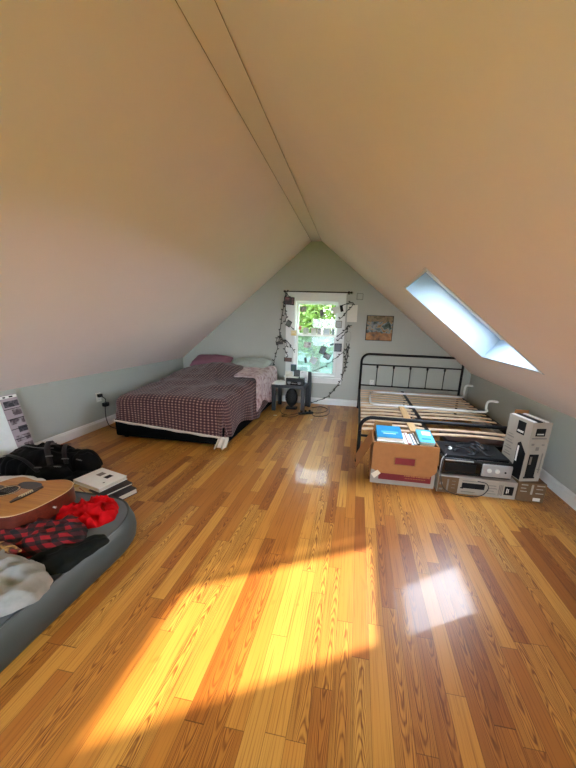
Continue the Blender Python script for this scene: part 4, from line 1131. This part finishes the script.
for k in range(6):
    v = -.027 + .0108 * k
    bm = B(); lathe(bm, gl(.182, v, H_ + .013), [(.0035, 0), (.0035, .003), (.001, .005)], 8); finish('bridge_pin', bm, M['binding'], bg, True)
bm = B(); prism(bm, [gl(a, b_, H_ - .012) for a, b_ in ((.50, -.028), (.90, -.023), (.90, .023), (.50, .028))], (0, 0, .018)); finish('neck', bm, M['mahog'], gt)
bm = B(); prism(bm, [gl(a, b_, H_ + .005) for a, b_ in ((.41, -.028), (.90, -.022), (.90, .022), (.41, .028))], (0, 0, .006)); fbd = finish('fretboard', bm, M['dark_wood'], gt)
bm = B()
for k in range(18):
    u = .90 - (1 - 2 ** (-(k + 1) / 12)) * .64
    prism(bm, [gl(a, b_, H_ + .011) for a, b_ in ((u, -.026), (u + .002, -.026), (u + .002, .026), (u, .026))], (0, 0, .0012))
finish('frets', bm, M['steel'], fbd)
bm = B(); prism(bm, [gl(a, b_, H_ - .010) for a, b_ in ((.90, -.025), (.93, -.036), (1.06, -.036), (1.06, .036), (.93, .036), (.90, .025))], (0, 0, .015)); hd = finish('headstock', bm, M['dark_wood'], gt)
for k in range(6):
    s_ = 1 if k % 2 else -1; u = .95 + .04 * (k // 2)
    bm = B(); lathe(bm, gl(u, s_ * .05, H_ - .004), [(.007, -.004), (.009, 0), (.007, .004)], 8); tube(bm, [gl(u, s_ * .03, H_ - .004), gl(u, s_ * .05, H_ - .004)], .003, 6); finish('tuner', bm, M['steel'], hd, True)
for k in range(6):
    v = -.027 + .0108 * k
    bm = B(); tube(bm, [gl(.184, v, H_ + .017), gl(.197, v, H_ + .0178), gl(.92, v * .75, H_ + .015)], .0007, 4); finish('string', bm, M['steel'], gt, True)
bm = B(); e0 = gl(-.001, 0, H_ * .55); lathe(bm, e0, [(.006, -.002), (.004, .006), (.008, .012), (.006, .015)], 10, 'X'); finish('end_pin', bm, M['steel'], gt, True)

# ------------------------------------------------------------------ books and magazines on the floor beyond the mattress
def rz(c, d): return rot_about(c, math.radians(d), 'Z')
gF = 'books on the floor beyond the air mattress'
c1 = (-1.86, 1.86, 0)
book('book', -2.02, -1.74, 1.78, 1.975, .0, .045, M['cover_black'], 'black hardback lying at the bottom right of the floor stack', mt=rz((-1.88, 1.88, 0), 72) @ Matrix.Translation((-.06, -.05, 0)), group=gF)
book('book', -2.04, -1.80, 1.80, 1.98, .046, .066, M['cover_black'], 'thin black book just under the white book', mt=rz((-1.92, 1.90, 0), 70) @ Matrix.Translation((-.03, -.02, 0)), group=gF)
book('book', -2.22, -1.90, 1.79, 2.02, .067, .100, M['cover_white'], 'white book with two small dark pictures on top of the floor stack', mt=rz((-2.02, 1.91, 0), -14) @ Matrix.Translation((.02, 0, 0)), group=gF,
     deco=[(.25, .42, .55, .78, M['ink_grey']), (.55, .70, .55, .78, M['ink']), (.80, .83, .30, .36, M['ink'])])
for k, (z0, z1, cm, dd) in enumerate(((0, .018, 'cover_slate', -38), (.019, .034, 'cover_white', -33), (.035, .046, 'cover_red', -28))):
    book('magazine', -2.17, -1.90, 1.64, 1.84, z0, z1, M[cm], ['slate blue magazine at the bottom of the low pile beside the mattress', 'white magazine in the middle of the low pile beside the mattress', 'red-spined magazine under the cream one beside the mattress'][k], mt=rz((-2.03, 1.74, 0), dd) @ Matrix.Translation((0, .01, 0)), group=gF, cat='magazine')
book('magazine', -2.20, -1.93, 1.66, 1.85, .047, .058, M['cover_cream'], 'cream magazine with faint red print on top of the low pile', mt=rz((-2.05, 1.75, 0), -24), group=gF, cat='magazine',
     deco=[(.2, .8, .5, .53, M['cover_red']), (.3, .7, .62, .65, M['cover_yellow'])])
book('notebook', -2.36, -2.16, 1.76, 1.92, .0, .062, M['cover_yellow'], 'yellow notebook with black marks between the bag and the guitar', mt=rz((-2.26, 1.84, 0), -20), group=gF, cat='notebook',
     deco=[(.3, .36, .4, .7, M['ink']), (.5, .56, .3, .6, M['ink']), (.7, .75, .5, .7, M['ink'])])

# ------------------------------------------------------------------ black bag on a flat black case
bm = mound([(-2.93, 1.74), (-2.70, 1.68), (-2.42, 1.72), (-2.26, 1.80), (-2.20, 1.96), (-2.19, 2.10), (-2.30, 2.16), (-2.6, 2.22), (-2.9, 2.24), (-2.97, 2.05), (-2.97, 1.84)], .0, .09, .02, 9, 31, power=10)
ca = tag(finish('black_coat', bm, M['nylon'], None, True), 'flat black coat spread on the floor under the black bag', 'coat')
bg = thing('black_bag', (-2.72, 2.0, .09), 'slouched black bag with grey buckles heaped against the left wall', 'bag')
bm = mound([(-3.02, 1.88), (-2.88, 1.80), (-2.68, 1.80), (-2.50, 1.86), (-2.38, 1.98), (-2.40, 2.12), (-2.56, 2.20), (-2.80, 2.22), (-2.98, 2.14), (-3.05, 2.0)], .09, .165, .025, 9, 33, power=3, ridge=.5)
body_ = finish('body', bm, M['nylon'], bg, True)
bm = mound([(-2.58, 2.02), (-2.42, 1.98), (-2.27, 2.00), (-2.22, 2.10), (-2.32, 2.20), (-2.50, 2.22), (-2.60, 2.14)], .08, .135, .02, 12, 35, power=3, ridge=.4); finish('side_pocket', bm, M['nylon'], bg, True)
bm = mound([(-2.72, 1.82), (-2.52, 1.78), (-2.36, 1.84), (-2.32, 1.92), (-2.45, 1.98), (-2.64, 1.95)], .08, .10, .014, 12, 37, power=3); finish('front_pocket', bm, M['nylon'], bg, True)
def strap(P, w=.02):
    bm = B(); C_ = smooth_path(P, 6); L_ = []; R_ = []
    for i, p in enumerate(C_):
        t_ = (C_[min(i + 1, len(C_) - 1)] - C_[max(0, i - 1)]).normalized(); s_ = t_.cross(Vector((0, 0, 1))).normalized() * w
        L_.append(bm.verts.new(p + s_)); R_.append(bm.verts.new(p - s_))
    for i in range(len(C_) - 1): bm.faces.new((L_[i], L_[i + 1], R_[i + 1], R_[i]))
    o = finish('strap', bm, M['black_matte'], bg, True)
    for md in list(o.modifiers): o.modifiers.remove(md)
    md = o.modifiers.new('t', 'SOLIDIFY'); md.thickness = .005
strap([(-2.82, 2.20, .22), (-2.72, 2.10, .285), (-2.60, 1.98, .285), (-2.50, 1.90, .24), (-2.42, 1.84, .20)])
strap([(-2.62, 2.19, .23), (-2.55, 2.10, .27), (-2.46, 2.0, .255), (-2.36, 1.92, .19)], .016)
strap([(-2.98, 1.92, .20), (-2.84, 1.86, .245), (-2.66, 1.83, .235), (-2.50, 1.80, .16)], .014)
for (x, y, z, a) in ((-2.50, 1.905, .250, .6), (-2.40, 1.95, .215, .3), (-2.60, 2.04, .295, .8), (-2.38, 1.86, .19, .2), (-2.30, 1.98, .20, -.2), (-2.52, 1.82, .185, .4)):
    bm = B(); frame(bm, x - .022, x + .022, z - .012, z + .012, .006, y - .004, y + .004)
    bmesh.ops.transform(bm, matrix=rot_about((x, y, z), a, 'Z') @ rot_about((x, y, z), 1.0, 'X'), verts=bm.verts); finish('buckle', bm, M['buckle'], bg)
bm = B(); tube(bm, smooth_path([(-2.95, 2.02, .245), (-2.82, 1.98, .28), (-2.68, 1.96, .285), (-2.56, 2.0, .275)]), .004, 5); finish('zipper', bm, M['buckle'], bg, True)
bm = mound([(-3.04, 1.64), (-2.96, 1.58), (-2.90, 1.62), (-2.90, 1.74), (-2.97, 1.80), (-3.04, 1.76)], .0, .24, .03, 10, 41, power=3, ridge=.5)
tag(finish('grey_jumper', bm, M['grey_cloth'], None, True), 'crumpled grey jumper left of the black bag by the leaning board', 'jumper')

# ------------------------------------------------------------------ white board and photo strip leaning on the low wall
def lean(y0, y1, s0, s1, thick, off, bm, sh=0):
    """slab on the leaning plane; s runs up the slope 0..1 (floor to top)"""
    a = Vector((-3.10, 0, .0)); b_ = Vector((-3.205, 0, .66)); d = b_ - a; n = Vector((d.z, 0, -d.x)).normalized()
    P = [a + d * s0 + Vector((0, y0 + sh * s0, 0)), a + d * s0 + Vector((0, y1 + sh * s0, 0)), a + d * s1 + Vector((0, y1 + sh * s1, 0)), a + d * s1 + Vector((0, y0 + sh * s1, 0))]
    prism(bm, [p + n * off for p in P], n * thick); return bm
SH = .0
bd2 = thing('white_board', (-3.05, 1.6, 0), 'large white board leaning on the low left wall behind the bag', 'board')
bm = lean(1.25, 2.12, 0.01, .98, .012, 0, B(), SH); finish('panel', bm, M['cover_white'], bd2)
bm = lean(1.78, 1.785, .02, .97, .002, .012, B(), SH); finish('fold_line', bm, M['ink_grey'], bd2)
st = thing('photo_strip', (-3.04, 2.25, 0), 'tall strip of small printed photos leaning on the wall beside the white board', 'poster')
bm = lean(2.125, 2.265, 0.01, 1.0, .004, .004, B(), SH); finish('backing', bm, mat('mauve_paper', (176, 160, 162), .7, var=.06), st)
for k in range(7):
    s0 = .08 + .125 * k
    bm = lean(2.14 + (.045 if k % 2 else .0), 2.26, s0, s0 + .085, .001, .0085, B(), SH)
    finish('photo', bm, print_mat('strip_photo', [(46, 40, 44), (104, 88, 90), (170, 160, 160)] if k % 3 else [(60, 56, 66), (40, 36, 40), (120, 110, 116)], 22, .5, k * 3.), st)
for k in range(6):
    bm = lean(2.126, 2.264, .075 + .145 * k, .083 + .145 * k, .001, .0095, B(), SH); finish('caption_line', bm, M['ink'], st)
bm = lean(2.126, 2.264, .955, .992, .001, .0085, B(), SH); finish('header_band', bm, M['cover_white'], st)
bm = lean(2.15, 2.17, .962, .982, .001, .0095, B(), SH); lean(2.20, 2.23, .962, .982, .001, .0095, bm, SH); finish('header_lettering', bm, M['ink'], st)

# ------------------------------------------------------------------ small bits on the floor
for i, (x, y) in enumerate(((-.42, 4.28), (.10, 4.62), (-.62, 4.15))):
    bm = B(); box(bm, x, x + .03, y, y + .014, .0, .003)
    tag(finish('paper_scrap', bm, M['paper']), ['tiny paper scrap on the floor below the window, nearest the side table', 'tiny paper scrap beside the left foot of the black headboard', 'tiny paper scrap on the floor right of the cable tangle'][(i * 1)], 'paper')

# ------------------------------------------------------------------ outside
bm = B(); box(bm, -40, 40, -40, 60, -3.3, -3.2); o = struct('exterior_lawn', bm, M['lawn'])
hs = thing('neighbouring_house', (-1.5, 17.5, -3.2), 'pale teal house seen through the lower window pane', 'house')
bm = B(); box(bm, -6.5, 3.2, 15, 20, -3.2, -.3); finish('wall', bm, M['siding'], hs)
bm = B(); prism(bm, [(-6.8, 14.6, -.45), (-6.8, 17.5, .9), (-6.8, 20.4, -.45)], (10.3, 0, 0)); finish('roof', bm, M['shingle'], hs)
for x in (-5, -3.3, .2, 1.6):
    bm = B(); frame(bm, x, x + .9, -1.9, -.7, .07, 14.95, 15.0); f_ = finish('window', bm, M['vinyl'], hs)
    bm = B(); box(bm, x + .07, x + .83, 14.97, 14.985, -1.83, -.77); finish('pane', bm, M['cover_slate'], f_)
def tree(x, y, r, zc, h, m_, label, n=7000, seed=1):
    t = thing('leafy_tree', (x, y, -3.2), label, 'tree', 'trees outside the window')
    rnd = random.Random(seed)
    bm = B(); tube(bm, smooth_path([(x, y, -3.2), (x + .1, y, -1.5), (x, y + .05, zc - .4 * h), (x + .1, y, zc + .2 * h)], 4), [.22 - .008 * i for i in range(13)], 8); finish('trunk', bm, M['bark'], t, True)
    vs = []; fs = []
    for i in range(n):
        while True:
            p = Vector((rnd.uniform(-1, 1), rnd.uniform(-1, 1), rnd.uniform(-1, 1)))
            if .25 < p.length < 1: break
        nn = noise.noise(p * 2.3 + Vector((seed, 0, 0)))
        if nn < -.22: continue
        c_ = Vector((x + p.x * r, y + p.y * r, zc + p.z * h)); a_ = rnd.uniform(0, 2 * PI); b_ = rnd.uniform(-1, 1)
        u = Vector((math.cos(a_), math.sin(a_), b_)).normalized() * .10; v = u.cross(Vector((rnd.uniform(-1, 1), rnd.uniform(-1, 1), 1))).normalized() * .05
        k = len(vs); vs += [c_ - u, c_ + v, c_ + u, c_ - v]; fs.append((k, k + 1, k + 2, k + 3))
    me = bpy.data.meshes.new('foliage'); me.from_pydata([tuple(v_ - Vector((x, y, -3.2))) for v_ in vs], [], fs); me.materials.append(m_)
    o = bpy.data.objects.new('foliage', me); COL.objects.link(o); o.parent = t
tree(-1.65, 11.5, 2.0, 2.3, 2.2, M['leaf'], 'leafy tree filling the upper pane of the gable window', seed=1, n=17000)
tree(2.6, 13.2, 1.9, 2.6, 2.6, M['leaf2'], 'leafy tree farther off, behind and right of the one in the upper pane', seed=2, n=6500)
tree(1.15, 7.7, 1.25, 3.4, 1.35, M['leaf2'], 'small leafy tree added out of view to shade the gable window from the right', seed=3, n=9000)  # unseen tree, added so its crown keeps direct sun out of the gable window

# ------------------------------------------------------------------ sun, sky, camera
sd = bpy.data.lights.new('sun', 'SUN'); sd.energy = 5.0; sd.angle = math.radians(1.3); sd.color = (1, .84, .58)
so = bpy.data.objects.new('sun', sd); COL.objects.link(so)
SUN = Vector((-.87, -1.10, -1)).normalized()
so.rotation_euler = SUN.to_track_quat('-Z', 'Y').to_euler(); so.location = (8, 12, 10)

w = bpy.data.worlds.new('sky'); S.world = w; w.use_nodes = True; nt = w.node_tree; nt.nodes.clear()
out = nt.nodes.new('ShaderNodeOutputWorld'); bg_ = nt.nodes.new('ShaderNodeBackground'); sk_ = nt.nodes.new('ShaderNodeTexSky')
sk_.sky_type = 'NISHITA'; sk_.sun_disc = False; sk_.sun_elevation = math.radians(33); sk_.sun_rotation = math.radians(40)
sk_.air_density = 1.0; sk_.dust_density = 2.5; sk_.altitude = 50
hz = nt.nodes.new('ShaderNodeMix'); hz.data_type = 'RGBA'; hz.inputs[0].default_value = .92; hz.inputs[7].default_value = (.74, .87, 1.05, 1)
nt.links.new(sk_.outputs[0], hz.inputs[6]); nt.links.new(hz.outputs[2], bg_.inputs[0])
bg_.inputs[1].default_value = 5.0
nt.links.new(bg_.outputs[0], out.inputs[0])

cam = bpy.data.cameras.new('camera'); co = bpy.data.objects.new('camera', cam); COL.objects.link(co); S.camera = co
yaw, pit, rol = .145, .264, .035
f = Vector((-math.sin(yaw), math.cos(yaw), 0)); r = Vector((math.cos(yaw), math.sin(yaw), 0)); u = Vector((0, 0, 1))
f2 = f * math.cos(pit) - u * math.sin(pit); u2 = u * math.cos(pit) + f * math.sin(pit)
r3 = r * math.cos(rol) + u2 * math.sin(rol); u3 = u2 * math.cos(rol) - r * math.sin(rol)
co.matrix_world = Matrix(((r3.x, u3.x, -f2.x, 0), (r3.y, u3.y, -f2.y, 0), (r3.z, u3.z, -f2.z, 1.4), (0, 0, 0, 1)))
cam.sensor_fit = 'VERTICAL'; cam.sensor_height = 36; cam.lens = 293 / 768 * 36
cam.shift_x = -(312 - 288) / 768; cam.shift_y = (403 - 384) / 768
cam.clip_start = .02; cam.clip_end = 200

S.view_settings.view_transform = 'Standard'; S.view_settings.look = 'None'; S.view_settings.gamma = 1
S.view_settings.use_curve_mapping = False; S.view_settings.exposure = 2.1
cy = S.cycles
cy.max_bounces = 12; cy.diffuse_bounces = 8; cy.glossy_bounces = 4; cy.transparent_max_bounces = 16; cy.transmission_bounces = 6
cy.use_denoising = True; cy.sample_clamp_indirect = 8; cy.caustics_reflective = False; cy.caustics_refractive = False
try: cy.denoiser = 'OPENIMAGEDENOISE'
except Exception: pass
